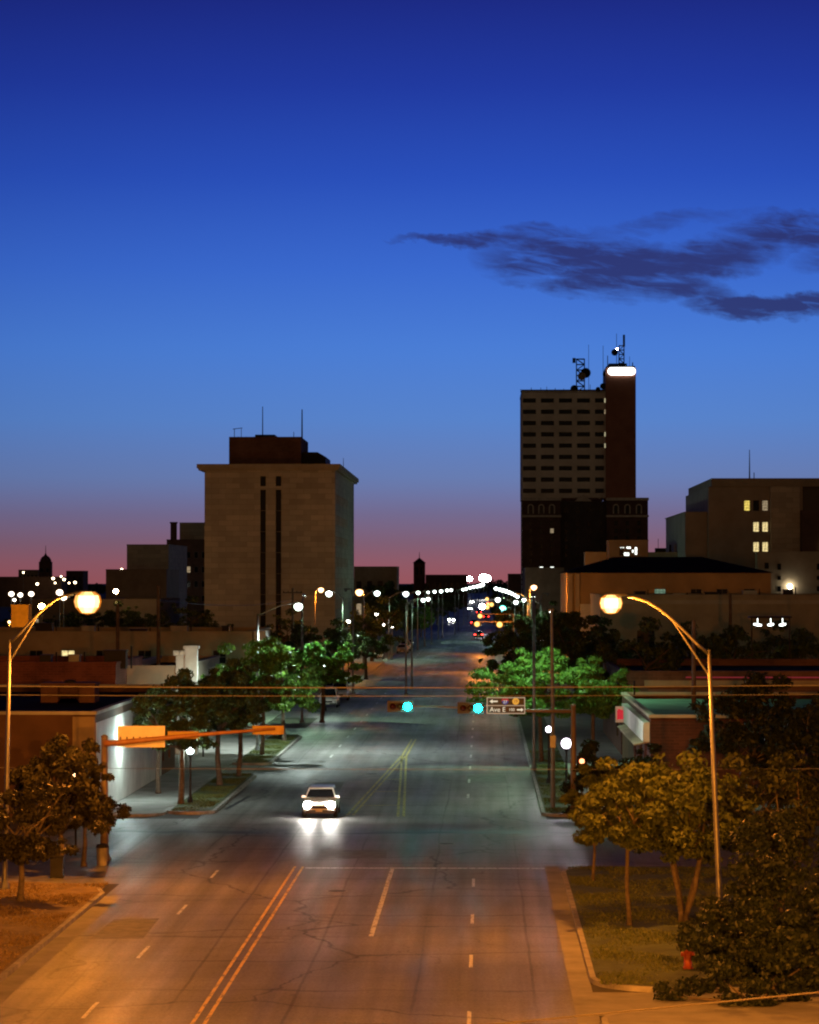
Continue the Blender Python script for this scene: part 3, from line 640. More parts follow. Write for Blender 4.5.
# pale paint coat on the street side wall, as boards 3 mm proud
sk.box(43.3, 43.33, 0.05, 29.5, .16, 4.6); sk.build('side_wall', WHITEW, A)
bm_ = MB().box(42.2, 43.28, -.12, -.01, .1, 4.9); bm_.build('pilaster', TAN, A)
for k, (px, wd, hh) in enumerate(((45, 3.0, 1.0), (62, 1.2, .9))):
    pb = MB().box(0, wd, 0, 2, 0, hh); pb.box(-.05, wd+.05, -.05, 2.05, hh, hh+.08); 
    for i in range(6): pb.box(.1, wd-.1, -.03, 0, .12+i*hh/7.5, .12+i*hh/7.5+.05)
    o = thing('air_conditioner', ('wide' if k == 0 else 'narrow')+' metal air conditioning unit on the low dark roof', 'air conditioner', (PX(px, 168), 166, 4.71)); pb.build('housing', DKBR, o)
    MB().lathe([(.3, 0), (.32, .12), (.1, .16)], 10, (wd/2, 1, hh+.08)).build('fan_cover', DARKM, o)
hl = random.Random(2)
building('brick_shop', 'dark red brick building behind the low flat roof at the left edge', -48, PX(115, 190), 190, 205, 6.15, REDB, [(24+i*3.4, 1.2, 1.5, 1.8) for i in range(0)], None)
Cb = building('cream_shop', 'cream two storey shop with a tall pale corner pier', PX(116, 196), PX(184, 196), 196, 222, 5.75, CREAM, [(1.7, 3.2, 1.0, 1.5, GLASS, 2, 2)], 'x+', [(5, 3.2, 1.0, 1.6), (9, 3.2, 1.0, 1.6)])
MB().box(4.5, 5.3, -.3, .5, 0, 7.0).box(4.40, 5.4, -.4, .6, 7.0, 7.2).box(3.9, 4.49, -.15, .2, 0, 6.6).build('corner_pier', WHITEW, Cb)
D = building('long_hall', 'long tan two storey building with a few lit windows behind the shops', -48, PX(252, 260), 260, 282, 6.9, TAN,
    [(PX(p, 260)+48, PZ(664, 260), 1.2, 1.2, pn, 2, 2) for p, pn in ((28, GLASS), (60, WARM), (95, GLASS), (137, GLASS), (172, WARMD), (212, GLASS))], 'x+', [(4, 3, 1.2, 1.4), (9, 3, 1.2, 1.4), (14, 3, 1.2, 1.4)])
MB().box(48+PX(254, 260), 48+PX(266, 260), -.4, 3.0, 0, PZ(631, 260)).build('corner_pier', WHITEW, D)
building('low_warehouse', 'low dark warehouse with a pale band under its roof, left of the office block', PX(95, 520), PX(156, 520), 520, 560, PZ(600, 520), CREAM, [], None)
# F group
building('tan_block', 'plain tan block stepped in front of the brick one, left of the office block', PX(126, 640), PX(168, 640), 640, 680, PZ(545, 640), TANB, [(2+i*2.4, 12, 1.1, 1.5) for i in range(3)], None)
building('annex_block', 'low tan annex with two pale pilasters below the plain tan block', PX(105, 610), PX(166, 610), 610, 635, PZ(570, 610), TAN, [], None)
for p in (134, 164):
    pass
Fb = building('brick_block', 'tall dark brick block with a chimney beside the office block', PX(166, 700), PX(206, 700), 700, 740, PZ(540, 700), DKBR,
    [(1.2+i*1.75, 3+j*3.4, .9, 1.5, WARMD if (i, j) == (2, 3) else GLASS) for i in range(5) for j in range(5)], None)
Fc = MB(); cx_ = (171-166)*700/F; Fc.box(cx_-.7, cx_+.7, 4, 5.4, PZ(541, 700)-1, PZ(523, 700)).box(cx_-.85, cx_+.85, 3.85, 5.55, PZ(523, 700), PZ(521.5, 700)); Fc.build('chimney', DKBR, Fb)
Fu = building('upper_block', 'small tan rooftop block standing behind the brick chimney', PX(179, 745), PX(206, 745), 745, 760, PZ(523, 745), TANB, [], None)

# G: office block
YG = 507
def office():
    x0, x1 = PX(204, YG), PX(335, YG); w = x1-x0; h = PZ(466, YG); l = 74
    sl = []
    for p0, p1 in ((260, 265.5), (275.5, 281)):
        a = (p0-204)*YG/F; ww = (p1-p0)*YG/F
        sl.append((a, PZ(486, YG), ww, PZ(476, YG)-PZ(486, YG)))
        z = PZ(489.5, YG)-3.55
        first = True
        while z > 1:
            sl.append((a, z+.012, ww, 3.52)); z -= 3.55
    side = [(3+i*4.6, 3+j*3.6, 1.5, 1.6) for i in range(10) for j in range(7)]
    t = building('office_block', 'broad windowless tan office block with two dark vertical window slits', x0, x1, YG, YG+l, h, TANB, sl, 'x+', side, ROOF, .3, TANB, .5, DARKM)
    MB().box(-1.25, w+.9, -1.1, l+1, h-.35, h+.35).box(-1.0, w+.6, -.8, l+.7, h-.7, h-.35).build('cornice', CREAM, t)
    pent = MB().box((226-204)*YG/F, (299-204)*YG/F, 5, 26, h+.35, h+.35+(463-435)*YG/F*1.03)
    pent.build('penthouse', DKBR, t)
    MB().box((251-204)*YG/F, (271-204)*YG/F, 8, 14, h+5.2, h+5.75).build('penthouse_cap', DARKM, t)
    mb = MB(); a, b = (299.5-204)*YG/F, (323-204)*YG/F; z0 = h+.36; z1 = z0+(463-449)*YG/F
    mb.prismy([(a, z0), (b, z0), (b, z1-.8), (b-1.4, z1), (a, z1)], 8, 24); mb.build('stair_house', DARKM, t)
    for px, top, r in ((257, 402, .07), (297.5, 405, .1), (289, 428, .05), (340, 455, .04)):
        zb = h+.3 if px == 340 else h+4.9
        MB().tube([((px-204)*YG/F, 12, zb), ((px-204)*YG/F, 12, PZ(top, YG))], [r*1.6, r], 6).build('antenna', DARKM, t)
    m2 = MB(); xa = (228-204)*YG/F; m2.tube([(xa, 12, h+5), (xa, 12, h+7)], .06, 5).tube([(xa-.3, 12, h+6.9), (xa+1.4, 12, h+7.1)], .06, 5).tube([(xa+1.2, 12, h+5), (xa+1.2, 12, h+7)], .05, 5); m2.build('antenna', DARKM, t)
    mm = MB()
    for i in range(6): mm.tube([((233+i*8-204)*YG/F, 10, h+5), ((233+i*8-204)*YG/F, 10, h+5.5)], .07, 5)
    mm.build('roof_vent', DARKM, t)
office()

# --- right side
YH = 1230
def tower():
    k = YH/F; x0 = PX(522, YH); t = thing('tower', 'tall tower of band windows over a brick base, white lit sign on top', 'skyscraper', (x0, YH, 0))
    X = lambda px: (px-522)*k; Z = lambda py: PZ(py, YH)
    # upper slab with real openings
    rows = [400.5+i*11.3 for i in range(9)]; cols = [(523, 536), (541, 554), (559, 572), (577, 590), (595, 604)]
    holes = []
    for r in rows:
        for a, b in cols: holes.append((X(a), X(b), Z(r+2.2), Z(r-2.2)))
    mb = MB(); w, l = X(607), 60; d = .8; zb = Z(498); zt = Z(391)
    holes_skin(mb, 0, w, zb, zt, holes, d, 'y', 0)
    mb.add([(0.05, d, zb), (w, d, zb), (w, d, zt-.1), (.05, d, zt-.1)], [(0, 1, 2, 3)])
    sh = [(4+i*7, 4+i*7+4.5, Z(r+2.2), Z(r-2.2)) for r in rows for i in range(8)]
    holes_skin(mb, 0, l, zb, zt, sh, .4, 'x-', 0)
    mb.add([(.4, 0, zb), (.4, l, zb), (.4, l, zt-.1), (.4, 0, zt-.1)], [(0, 1, 2, 3)])
    mb.add([(w, 0, zb), (w, l, zb), (w, l, zt), (w, 0, zt)], [(0, 1, 2, 3)]); mb.add([(0, l, zb), (w, l, zb), (w, l, zt), (0, l, zt)], [(0, 1, 2, 3)])
    mb.build('upper_wall', mat('tower stone', (.78, .68, .55), .85, .15, .1), t)
    MB().box(0, w, 0, l, zt-.6, zt-.4).build('roof', ROOF, t)
    MB().box(-.15, w-.05, -.15, .35, zt, zt+.6).box(-.15, .35, .36, l, zt, zt+.6).build('parapet', mat('dark stone', (.1, .08, .06), .9), t)
    for i, (a, b, z0, z1) in enumerate(holes): window(t, a, z0, b-a, z1-z0, 'y', 0, d, GLASS, DARKM, 3, 1, .12)
    for r in (400.5, 400.5+11.3*3, 400.5+11.3*4, 411.8):    # small lit stair windows
        ob = MB().box(X(604.4), X(606.6), -.05, -.02, Z(r+2.2), Z(r-2.2)); ob.build('stair_window', WARMD if r == 411.8 else lit_window('stair light', (1, .9, .55), .5), t)
    # shaft
    sx0, sx1 = X(605.5), X(635.5)
    MB().box(sx0, sx1, -2.5, 22, Z(500), Z(368)).build('shaft', SHAFT, t)
    for i in range(1): MB().box(sx0+.3, sx1-.3, -2.2, 21, Z(368), Z(366.5)).build('shaft_cap', DARKM, t)
    zc = Z(371.8); hh = 1.55; sg = MB(); prof = []
    xa, xb = X(607.6)+hh, X(635.2)-hh
    for i in range(13): a = R(90+180*i/12); prof.append((xa+hh*math.cos(a), zc+hh*math.sin(a)))
    for i in range(13): a = R(-90+180*i/12); prof.append((xb+hh*math.cos(a), zc+hh*math.sin(a)))
    sg.prismy(prof, -3.1, -2.52); sg.build('sign', emit('lit sign white', (1, 1, .98), 4), t)
    # lower brick block: two wings and a recessed centre
    zl = Z(499); W2 = X(647)
    wingL = (0, X(560)); wingR = (X(606), W2)
    for (a, b), yy in ((wingL, -6), (wingR, -6)):
        MB().box(a, b, yy, 40, 0, zl).build('lower_wing', DKBR, t)
        MB().box(a-.3, b+.3, yy-.35, yy-.01, Z(517.5), Z(515.5)).box(a-.3, b+.3, yy-.5, yy-.01, Z(501), Z(498.2)).build('cornice', mat('pale trim', (.6, .52, .42), .85), t)
        n = 3; step = (b-a)/3.6
        for i in range(n):
            c = a+step*(.8+i*1.0); ar = MB(); r = 1.25
            pts = [(c-r, Z(514)), (c-r, Z(507.5))]+[(c-r*math.cos(R(q)), Z(507.5)+r*math.sin(R(q))) for q in range(20, 181, 20)]+[(c+r, Z(514))]
            inn = [(c-r*.62, Z(514)), (c-r*.62, Z(507.5))]+[(c-r*.62*math.cos(R(q)), Z(507.5)+r*.62*math.sin(R(q))) for q in range(20, 181, 20)]+[(c+r*.62, Z(514))]
            n2 = len(pts); vs = [(x, yy-.25, z) for x, z in pts]+[(x, yy-.25, z) for x, z in inn]+[(x, yy-.01, z) for x, z in pts]
            fs = [(j, j+1, n2+j+1, n2+j) for j in range(n2-1)]+[(j, 2*n2+j, 2*n2+j+1, j+1) for j in range(n2-1)]
            ar.add(vs, fs).build('arch', MATS['pale trim'], t)
            MB().prismy(inn, yy-.06, yy-.02).build('arched_window', GLASS, t)
            for j in range(7):
                z = Z(523+j*7.6); window(t, c-.8, z-1.2, 1.6, 2.0, 'y', yy-.08, .07, WARMD if (i, j, a) == (2, 1, 0) else (WHITEL if (j == 6 and i > 0 and a == 0) else GLASS), DKBR, 1, 2, .12)
    MB().box(X(560)+.02, X(606)-.02, -2, 40, 0, zl-1).build('lower_centre', mat('grey brown brick', (.085, .065, .055), .9, .2, .3), t)
    for i in range(4):
        c = X(566+i*11.5); MB().prismy([(c-.9, Z(513)), (c-.9, Z(507)), (c, Z(505.4)), (c+.9, Z(507)), (c+.9, Z(513))], -2.1, -2.02).build('arched_window', GLASS, t)
        for j in range(6): window(t, c-.7, Z(524+j*7.6)-1, 1.4, 1.9, 'y', -2.08, .07, GLASS, DKBR, 1, 2, .12)
    MB().prismy([(X(574), zl-1), (X(592), zl-1), (X(583), Z(494.5))], -1.9, -1).build('pediment', MATS['pale trim'], t)
    # quoins on the street corner, catching the street light
    q = MB()
    for i in range(34):
        z = 4+i*2.0
        if z < zl-1: q.box(-.35, -.01, -5.9, -4.2, z, z+1.3)
    q.build('quoins', WHITEW, t)
    # antennas
    def lattice(cx, yy, w, z0, z1, n, r=.14):
        mb = MB()
        for sx in (-1, 1):
            for sy in (-1, 1): mb.tube([(cx+sx*w/2, yy+sy*w/2, z0), (cx+sx*w/2, yy+sy*w/2, z1)], r, 4)
        for i in range(n+1):
            z = z0+(z1-z0)*i/n; zz = z0+(z1-z0)*(i+1)/n
            for sy in (-1, 1):
                mb.tube([(cx-w/2, yy+sy*w/2, z), (cx+w/2, yy+sy*w/2, z)], r*.8, 4)
                if i < n: mb.tube([(cx-w/2*(-1)**i, yy+sy*w/2, z), (cx+w/2*(-1)**i, yy+sy*w/2, zz)], r*.7, 4)
            for sx in (-1, 1): mb.tube([(cx+sx*w/2, yy-w/2, z), (cx+sx*w/2, yy+w/2, z)], r*.8, 4)
        return mb
    def dish(px, py, r, yy, m, tilt=0.0):
        MB().lathe([(.1, .5*r), (r*.55, .42*r), (r*.9, .15*r), (r, 0), (r*.9, .06*r), (r*.5, .3*r), (.08, .4*r)], 14, (X(px), yy, Z(py)), 'y').build('dish', m, t)
    lattice(X(581), 6, X(585)-X(577), zt, Z(358), 6, .17).build('antenna_mast', DARKM, t)
    dish(586, 372.5, 2.1, 2.5, DARKM); dish(582, 376, 1.7, 1.5, TAN); dish(574.5, 388.5, 1.6, 2.5, DARKM)
    MB().box(X(573), X(576), 5, 5.6, Z(362), Z(357)).tube([(X(573), 6, Z(357.5)), (X(584), 6, Z(358.5))], .15, 4).build('panel_antenna', DARKM, t)
    lattice(X(622), 4, X(625)-X(620), Z(367), Z(345), 5, .17).build('antenna_mast', DARKM, t)
    MB().tube([(X(624.5), 4, Z(346)), (X(624.5), 4, Z(334))], .5, 6).build('whip_antenna', DARKM, t)
    dish(615, 352, 1.4, 2.2, DARKM); dish(603, 386.5, 1.3, -1, DARKM); dish(598, 389.5, 1.0, -1, DARKM); dish(604.5, 374.5, .8, -1, DARKM)
    MB().ball((X(617.5), 3.5, Z(348.3)), .45, 8).build('beacon', emit('aviation beacon', (1, .75, .8), 30), t)
    for px, a, b, r in ((617, 365, 333, .1), (603.5, 385, 345, .09), (589, 391, 344, .08), (547, 391, 386, .1), (541, 391, 387, .1), (531.5, 391, 387, .12), (555.5, 391, 387.5, .12), (564, 391, 388, .1), (633, 367, 362, .2), (608, 368, 355, .16), (521, 391, 388.5, .14), (590.5, 391, 384, .1), (630, 367, 356, .08)):
        MB().tube([(X(px), 3, Z(a)-.4), (X(px), 3, Z(b))], [r*1.3, r], 5).build('whip_antenna', DARKM, t)
    MB().box(X(609), X(627), 0, 8, Z(366.4), Z(363.5)).build('equipment_box', DARKM, t)
tower()
# tan block in front of the tower base
building('tan_store', 'plain tan two storey block below the tall tower', PX(525, 900), PX(564, 900), 900, 950, PZ(568, 900), TAN, [], 'x-', [])
# hip-roofed hall
YJ = 400
def hall():
    x0, x1 = PX(567, YJ), PX(770, YJ); w = x1-x0; h = PZ(573, YJ)
    fr = [((p-567)*YJ/F, PZ(603, YJ), 1.5, 1.9, (lit_window('green lit window', (.6, 1, .7), .25) if p == 654 else GLASS), 2, 2) for p in (654, 690, 716, 743)]
    t = building('hip_roofed_hall', 'wide ochre hall with a dark hipped roof behind the street lamp', x0, x1, YJ, YJ+34, h, mat('ochre stucco', (.36, .25, .13), .9, .15, .3), fr, 'x-', [(4, 4, 1.3, 2), (10, 4, 1.3, 2), (16, 4, 1.3, 2)], ROOF, 0.0)
    z1 = PZ(557, YJ+17); o = .5; hb = h+.02
    MB().add([(-o, -o, hb), (w+o, -o, hb), (w+o, 34+o, hb), (-o, 34+o, hb), (7, 17, z1), (w-8, 17, z1)], [(0, 1, 5, 4), (1, 2, 5), (2, 3, 4, 5), (3, 0, 4), (3, 2, 1, 0)]).build('hipped_roof', mat('dark roof tile', (.03, .024, .02), 1, .3, .5, 0, 0, .02), t)
    for k, px in enumerate((570, 577)): MB().box((px-567)*YJ/F-.25, (px-567)*YJ/F+.3, -.35, -.01, 0, h-.1).build('pilaster', CREAM, t)
    MB().box((577-567)*YJ/F+.4, (592-567)*YJ/F, -1.2, -.02, 0, PZ(604, YJ)).build('porch', WHITEW, t)
hall()
Kb = building('lit_penthouse', 'small tan block with a cluster of white lit windows rising behind the hipped roof', PX(609, 470), PX(648, 470), 470, 480, PZ(541, 470), TAN,
   [((619-609)*470/F, PZ(556, 470), .7, 1.3, GLASS), ((623.5-609)*470/F, PZ(556, 470), .9, .6, WHITEL), ((619.6-609)*470/F+.0, PZ(549, 470), .7, .32, WHITEL), ((626-609)*470/F, PZ(549, 470), .75, .4, WHITEL), ((631.5-609)*470/F, PZ(553, 470), .35, .55, WHITEL), ((634.3-609)*470/F, PZ(555, 470), .45, 1.25, WHITEL)], 'x-', [])
building('roof_annex', 'pale flat annex beside the tower foot', PX(585, 480), PX(608.5, 480), 480, 486, PZ(553, 480), CREAM, [], None)
building('low_white_block', 'long pale low block on the skyline between the tower and the stepped building', PX(648, 560), PX(752, 560), 560, 590, PZ(553, 560), CREAM, [], None)
o = thing('rooftop_plant', 'small box and pipes on the skyline left of the stepped building', 'rooftop unit', (PX(655, 565), 565, PZ(553, 560)+.16))
MB().box(3.6, 5.6, 0, 2, -.3, 1.5).build('housing', GREYW, o); MB().box(0, 2, 0, 2, -.3, .8).tube([(.6, 1, .8), (.6, 1, 2.6)], .05, 5).box(2.6, 3, 0, .5, -.3, 1.4).build('duct', DARKM, o)
# stepped mid rise at the right edge
YI = 535
def stepped():
    k = YI/F; x0 = PX(708, YI); t = thing('stepped_block', 'stepped mid rise with lit yellow office windows at the right edge', 'building', (x0, YI, 0)); X = lambda p: (p-708)*k; Z = lambda p: PZ(p, YI)
    m1 = mat('brown concrete', (.33, .28, .23), .9, .15, .2); m2 = TANB
    rows = [(500.5, 511), (522, 532), (542, 552)]; holes = []
    lits = {(0, 0): lit_window('amber lit window', (1, .75, .15), 1.0), (0, 2): WARMD, (1, 1): WARM, (1, 2): WARM, (2, 1): WARM, (2, 2): WARM}
    WARMC = [(743.5, 749.5), (752.5, 758.5), (761.5, 767.5)]
    for r, (a, b) in enumerate(rows):
        for c, (p, q) in enumerate(WARMC):
            if (r, c) in ((1, 0), (2, 0)): continue
            holes.append((X(p), X(q), Z(b), Z(a), r, c))
    mb = MB(); w = X(860); l = 60; h = Z(487)
    holes_skin(mb, 0, X(769), 0, h, [q[:4] for q in holes], .4, 'y', 0)
    mb.add([(.02, .4, 0), (X(769), .4, 0), (X(769), .4, h), (.02, .4, h)], [(0, 1, 2, 3)]); mb.add([(0, 0, 0), (0, l, 0), (0, l, h), (0, 0, h)], [(0, 1, 2, 3)])
    mb.add([(0, l, 0), (w, l, 0), (w, l, h), (0, l, h)], [(0, 1, 2, 3)])
    mb.build('wall', m1, t)
    for q in holes: window(t, q[0], q[2], q[1]-q[0], q[3]-q[2], 'y', 0, .4, lits.get((q[4], q[5]), GLASS), DARKM, 2 if q[4] else 1, 2, .07)
    MB().box(X(711), w, -.6, l, h, Z(478.5)).build('roof_slab', mat('pale concrete', (.30, .255, .19), .9, .15, .2), t)
    MB().box(X(769)+.02, X(798), -1.6, l, 0, h-.02).build('stair_tower', m2, t)
    MB().box(X(798)+.02, X(801), -1.2, l, 0, h-.02).build('fin', m1, t)
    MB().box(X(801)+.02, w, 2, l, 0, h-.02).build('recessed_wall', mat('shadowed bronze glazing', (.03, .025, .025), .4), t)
    MB().box(X(798)+.1, X(819), -3.5, 1.9, 0, Z(511)).build('porch_block', mat('deep brown brick', (.12, .07, .055), .9, .2, .3), t)
    MB().box(X(686), -.02, 3, l, 0, Z(512.5)).box(X(686)-.2, -.03, 2.8, l, Z(512.5), Z(511.5)).build('low_wing', m1, t)
    MB().box(X(752), w, -9, -5, 0, Z(552)).build('front_block', CREAM, t)
    for p, q in ((771.5, 775), (810, 815)):
        for a, b in ((564, 570), (576, 580), (586, 591)): MB().box(X(p), X(q), -9.08, -9.01, Z(b), Z(a)).build('window', GLASS, t)
    MB().box(X(759), X(763), -9.08, -9.01, Z(569), Z(563)).build('window', GLASS, t)
    MB().box(X(817), X(822), -3.7, -3.52, Z(551), Z(541)).build('window', WARM, t)
    MB().tube([(X(751), 4, Z(479)), (X(751), 4, Z(449))], [.14, .06], 5).tube([(X(755.5), 4, Z(479)), (X(755.5), 4, Z(472))], .08, 5).build('antenna', DARKM, t)
    MB().ball((X(783.5), -9.5, Z(586.3)), .4, 8).build('wall_light', emit('wall light', (1, .85, .6), 26), t)
stepped()
# tan low wall building filling the lower right middle
YN = 330
nb = building('long_tan_store', 'long dim tan store behind the dark trees on the right', PX(600, YN), 62, YN, YN+30, PZ(596, YN), TAN, [(4, 3.4, 2.0, 2.6), (20, 3, 1.4, 2)], 'x-', [])
MB().box(-.1, 49, -.25, -.01, PZ(604, YN), PZ(600, YN)).build('ledge', CREAM, nb)
cn = thing('lit_canopy', 'dark canopy with three white tube lights over the trees at right', 'canopy', (PX(752, 232), 231, 0))
MB().box(-.3, 2.9, 0, 2, PZ(618, 232), PZ(616, 232)).box(-.2, -.1, .3, .4, 0, PZ(618, 232)).box(2.7, 2.8, .3, .4, 0, PZ(618, 232)).build('roof', DARKM, cn)
for p0, p1, dz in ((752, 760, 0), (766, 772, 0), (777.5, 784, 0)):
    a, b = (p0-752)*232/F, (p1-752)*232/F; z = PZ(624.5, 232); MB().tube([(a, .5, z+(.05 if p0 == 752 else -.03)), ((a+b)/2, .5, z), (b, .5, z+(-.05 if p0 == 752 else .06))], [.06, .11, .06], 6).tube([((a+b)/2, .5, z+.1), ((a+b)/2, .5, PZ(618, 232))], .02, 4).build('tube_light', emit('tube light', (.9, 1, .95), 6), cn)
# near right shops
Mb = building('brick_store', 'low brick store with a green lit gravel roof at the right corner', 8.55, 8.55+5.2+12, 154, 185, 4.45, mat('dark red brick', (.075, .03, .02), .9, .3, .4, 0, 0, .3, (.5, .16, .02, 1.3)), [], 'x-', [(3, .8, 2.6, 2.4, lit_window('dim shop window', (.8, 1, .6), .12), 2, 1), (8, .8, 2.6, 2.4, MATS['dim shop window'], 2, 1), (14, .8, 2.6, 2.4, GLASS, 2, 1)], mat('gravel roof with green light', (.16, .30, .20), .9, .25, .5), .25, CREAM)  # green of the street light is mixed into the roof gravel's colour
MB().box(-.35, -.02, .3, 24, 3.2, 4.2).build('awning_fascia', WHITEW, Mb)
MB().prismy([(-.8, 3.0), (-.03, 3.15), (-.03, 3.22), (-.8, 3.06)], .5, 20).build('awning', TAN, Mb)
Nb = building('striped_shop', 'long dark shop with a thin red lit stripe under its roof', 9.0, 60, 196, 226, PZ(673, 196), DKBR, [(10, .6, 3, 2.4, GLASS, 3, 1), (16, .6, 3, 2.4, GLASS, 3, 1)], 'x-', [(4, 1, 3, 2)], ROOF)
MB().box(4.2, 22, -.18, -.01, PZ(677.6, 196), PZ(676.4, 196)).build('neon_stripe', emit('dim red neon', (.8, .08, .10), .22), Nb)
MB().box(1.5, 26, -.35, -.01, PZ(686, 196), PZ(680, 196)).build('canopy', TAN, Nb)
# neon sign
ns = thing('neon_sign', 'small red neon sign above the pavement right of the signal', 'sign', (PX(621, 176), 176, 0))
MB().tube([(0.75, 0, .1), (.75, 0, 5.6)], .06, 6).build('pole', DARKM, ns)
MB().box(-.35, .65, 0, .18, PZ(722, 176), PZ(706, 176)).build('cabinet', WHITEW, ns)
MB().box(-.26, .3, -.05, -.01, PZ(719, 176), PZ(710, 176)).tube([(-.2, -.06, PZ(709, 176)), (.4, -.06, PZ(713, 176))], .05, 5).build('lit_face', emit('red neon', (1, .05, .07), .5), ns)
# distant skyline
def dist(name, label, p0, p1, pt, Y, m, rows=0, cols=0, dep=20, cat='building'):
    w = (p1-p0)*Y/F; h = PZ(pt, Y)
    wl = [(w*(i+.2)/cols, h*.15+(h*.8)*j/rows, w/cols*.5, h/rows*.4, WARMD if (i*7+j*3) % 11 == 0 else GLASS) for i in range(cols) for j in range(rows)] if rows else []
    return building(name, label, PX(p0, Y), PX(p1, Y), Y, Y+dep, h, m, wl, None, cat=cat)
t = dist('domed_tower', 'slim domed tower with a spire far off at the left', 37.5, 49.5, 562, 1500, DKBR, 4, 2, 6, 'tower')
w = 12*1500/F; h = PZ(562, 1500)
MB().lathe([(w*.5, 0), (w*.46, 1.2), (w*.34, 2.4), (w*.12, 3.4), (.2, 4.5), (.08, 8.5)], 12, (w/2, w/2, h)).build('dome', DKBR, t)
dist('distant_block', 'wide distant block left of the domed tower', 17, 37, 570, 1510, TAN, 4, 5)
dist('distant_block', 'small distant block right of the domed tower', 65, 82, 571, 1540, DKBR, 3, 3)
dist('distant_block', 'flat distant hall in front of the horizon, right of the lamp glare', 105, 124, 569.5, 1500, TAN, 2, 3)
dist('distant_block', 'dark long low block at the far left edge', -10, 60, 577, 1300, DKBR, 0, 0)
dist('tan_apartment', 'tan block right of the office block behind the trees', 354, 397, 567, 800, TAN, 2, 4)
t = dist('church_tower', 'dark brick bell tower with a pointed cap far down the street', 413.5, 425, 563, 1300, REDB, 0, 0, 5, 'tower')
w = 11.5*1300/F; h = PZ(563, 1300)
MB().add([(-.4, -.4, h), (w+.4, -.4, h), (w+.4, 5.4, h), (-.4, 5.4, h), (w/2, 2.5, PZ(557.5, 1300))], [(0, 1, 4), (1, 2, 4), (2, 3, 4), (3, 0, 4), (3, 2, 1, 0)]).tube([(w/2, 2.5, PZ(558.5, 1300)), (w/2, 2.5, PZ(552, 1300))], [.2, .08], 5).build('cap', ROOF, t)
for dx in (.32, .68): MB().prismy([(w*dx-.35, h-5), (w*dx+.35, h-5), (w*dx+.35, h-2.2), (w*dx, h-1.7), (w*dx-.35, h-2.2)], -.06, -.01).build('louvre', DARKM, t)
dist('long_school', 'long dark flat building right of the bell tower', 425.5, 467, 575, 1290, DKBR, 2, 7)
dist('distant_shop', 'small dark building at the street end by the white lights', 508, 521, 574, 1500, DKBR, 0, 0)
dist('yellow_kiosk', 'small yellow lit kiosk at the left edge under the car park lamps', 10, 27, 606, 380, mat('yellow panel', (.6, .42, .05), .7), 0, 0, 3, 'kiosk')
kl = thing('yard_lamp', 'added warm flood lamp shining on the yellow kiosk', 'lamp', (PX(8, 370), 370, 0)); MB().tube([(0, 0, 0), (0, 0, 6.2)], .06, 6).build('post', METAL, kl); MB().ball((0, 0, 6.3), .2, 8).build('lamp', SODF, kl); lamp_light(kl, (.6, -.3, 6.3), 2600, 'sodium')  # lamp and post added to brighten the dull kiosk
b_ = dist('low_store', 'low pale store below the car park lamps on the left', 28, 110, 600, 560, TAN, 1, 6, 12)
rr = random.Random(8)
for i in range(9):
    px = rr.uniform(365, 470); Y = rr.uniform(800, 1400)
    if i < 0: pass

def roof_bits(px0, px1, Y, z, n, seed, where):
    rd = random.Random(seed); kinds = ['square hooded', 'tall narrow', 'flat wide', 'slanted', 'stubby']
    for i in range(n):
        px = px0+(px1-px0)*(i+.5)/n+rd.uniform(-4, 4); w = rd.uniform(.6, 1.6); h_ = rd.uniform(.5, 1.3)
        t = thing('roof_vent', kinds[i % 5]+' metal vent box on the roof of '+where, 'roof vent', (PX(px, Y), Y+2.5, z))
        MB().box(0, w, 0, 1, 0, h_).box(-.06, w+.06, -.06, 1.06, h_, h_+.08).build('housing', GREYW if i % 2 else DARKM, t); MB().tube([(w+.3, .5, 0), (w+.3, .5, h_*1.3)], .06, 6).build('pipe', DARKM, t)
roof_bits(10, 240, 260, 6.9-.35, 5, 1, 'the long tan hall at left'); roof_bits(620, 800, YN, PZ(596, YN)-.35, 5, 3, 'the long dim tan store')
roof_bits(20, 110, 190, 6.15-.35, 3, 4, 'the dark red brick building')
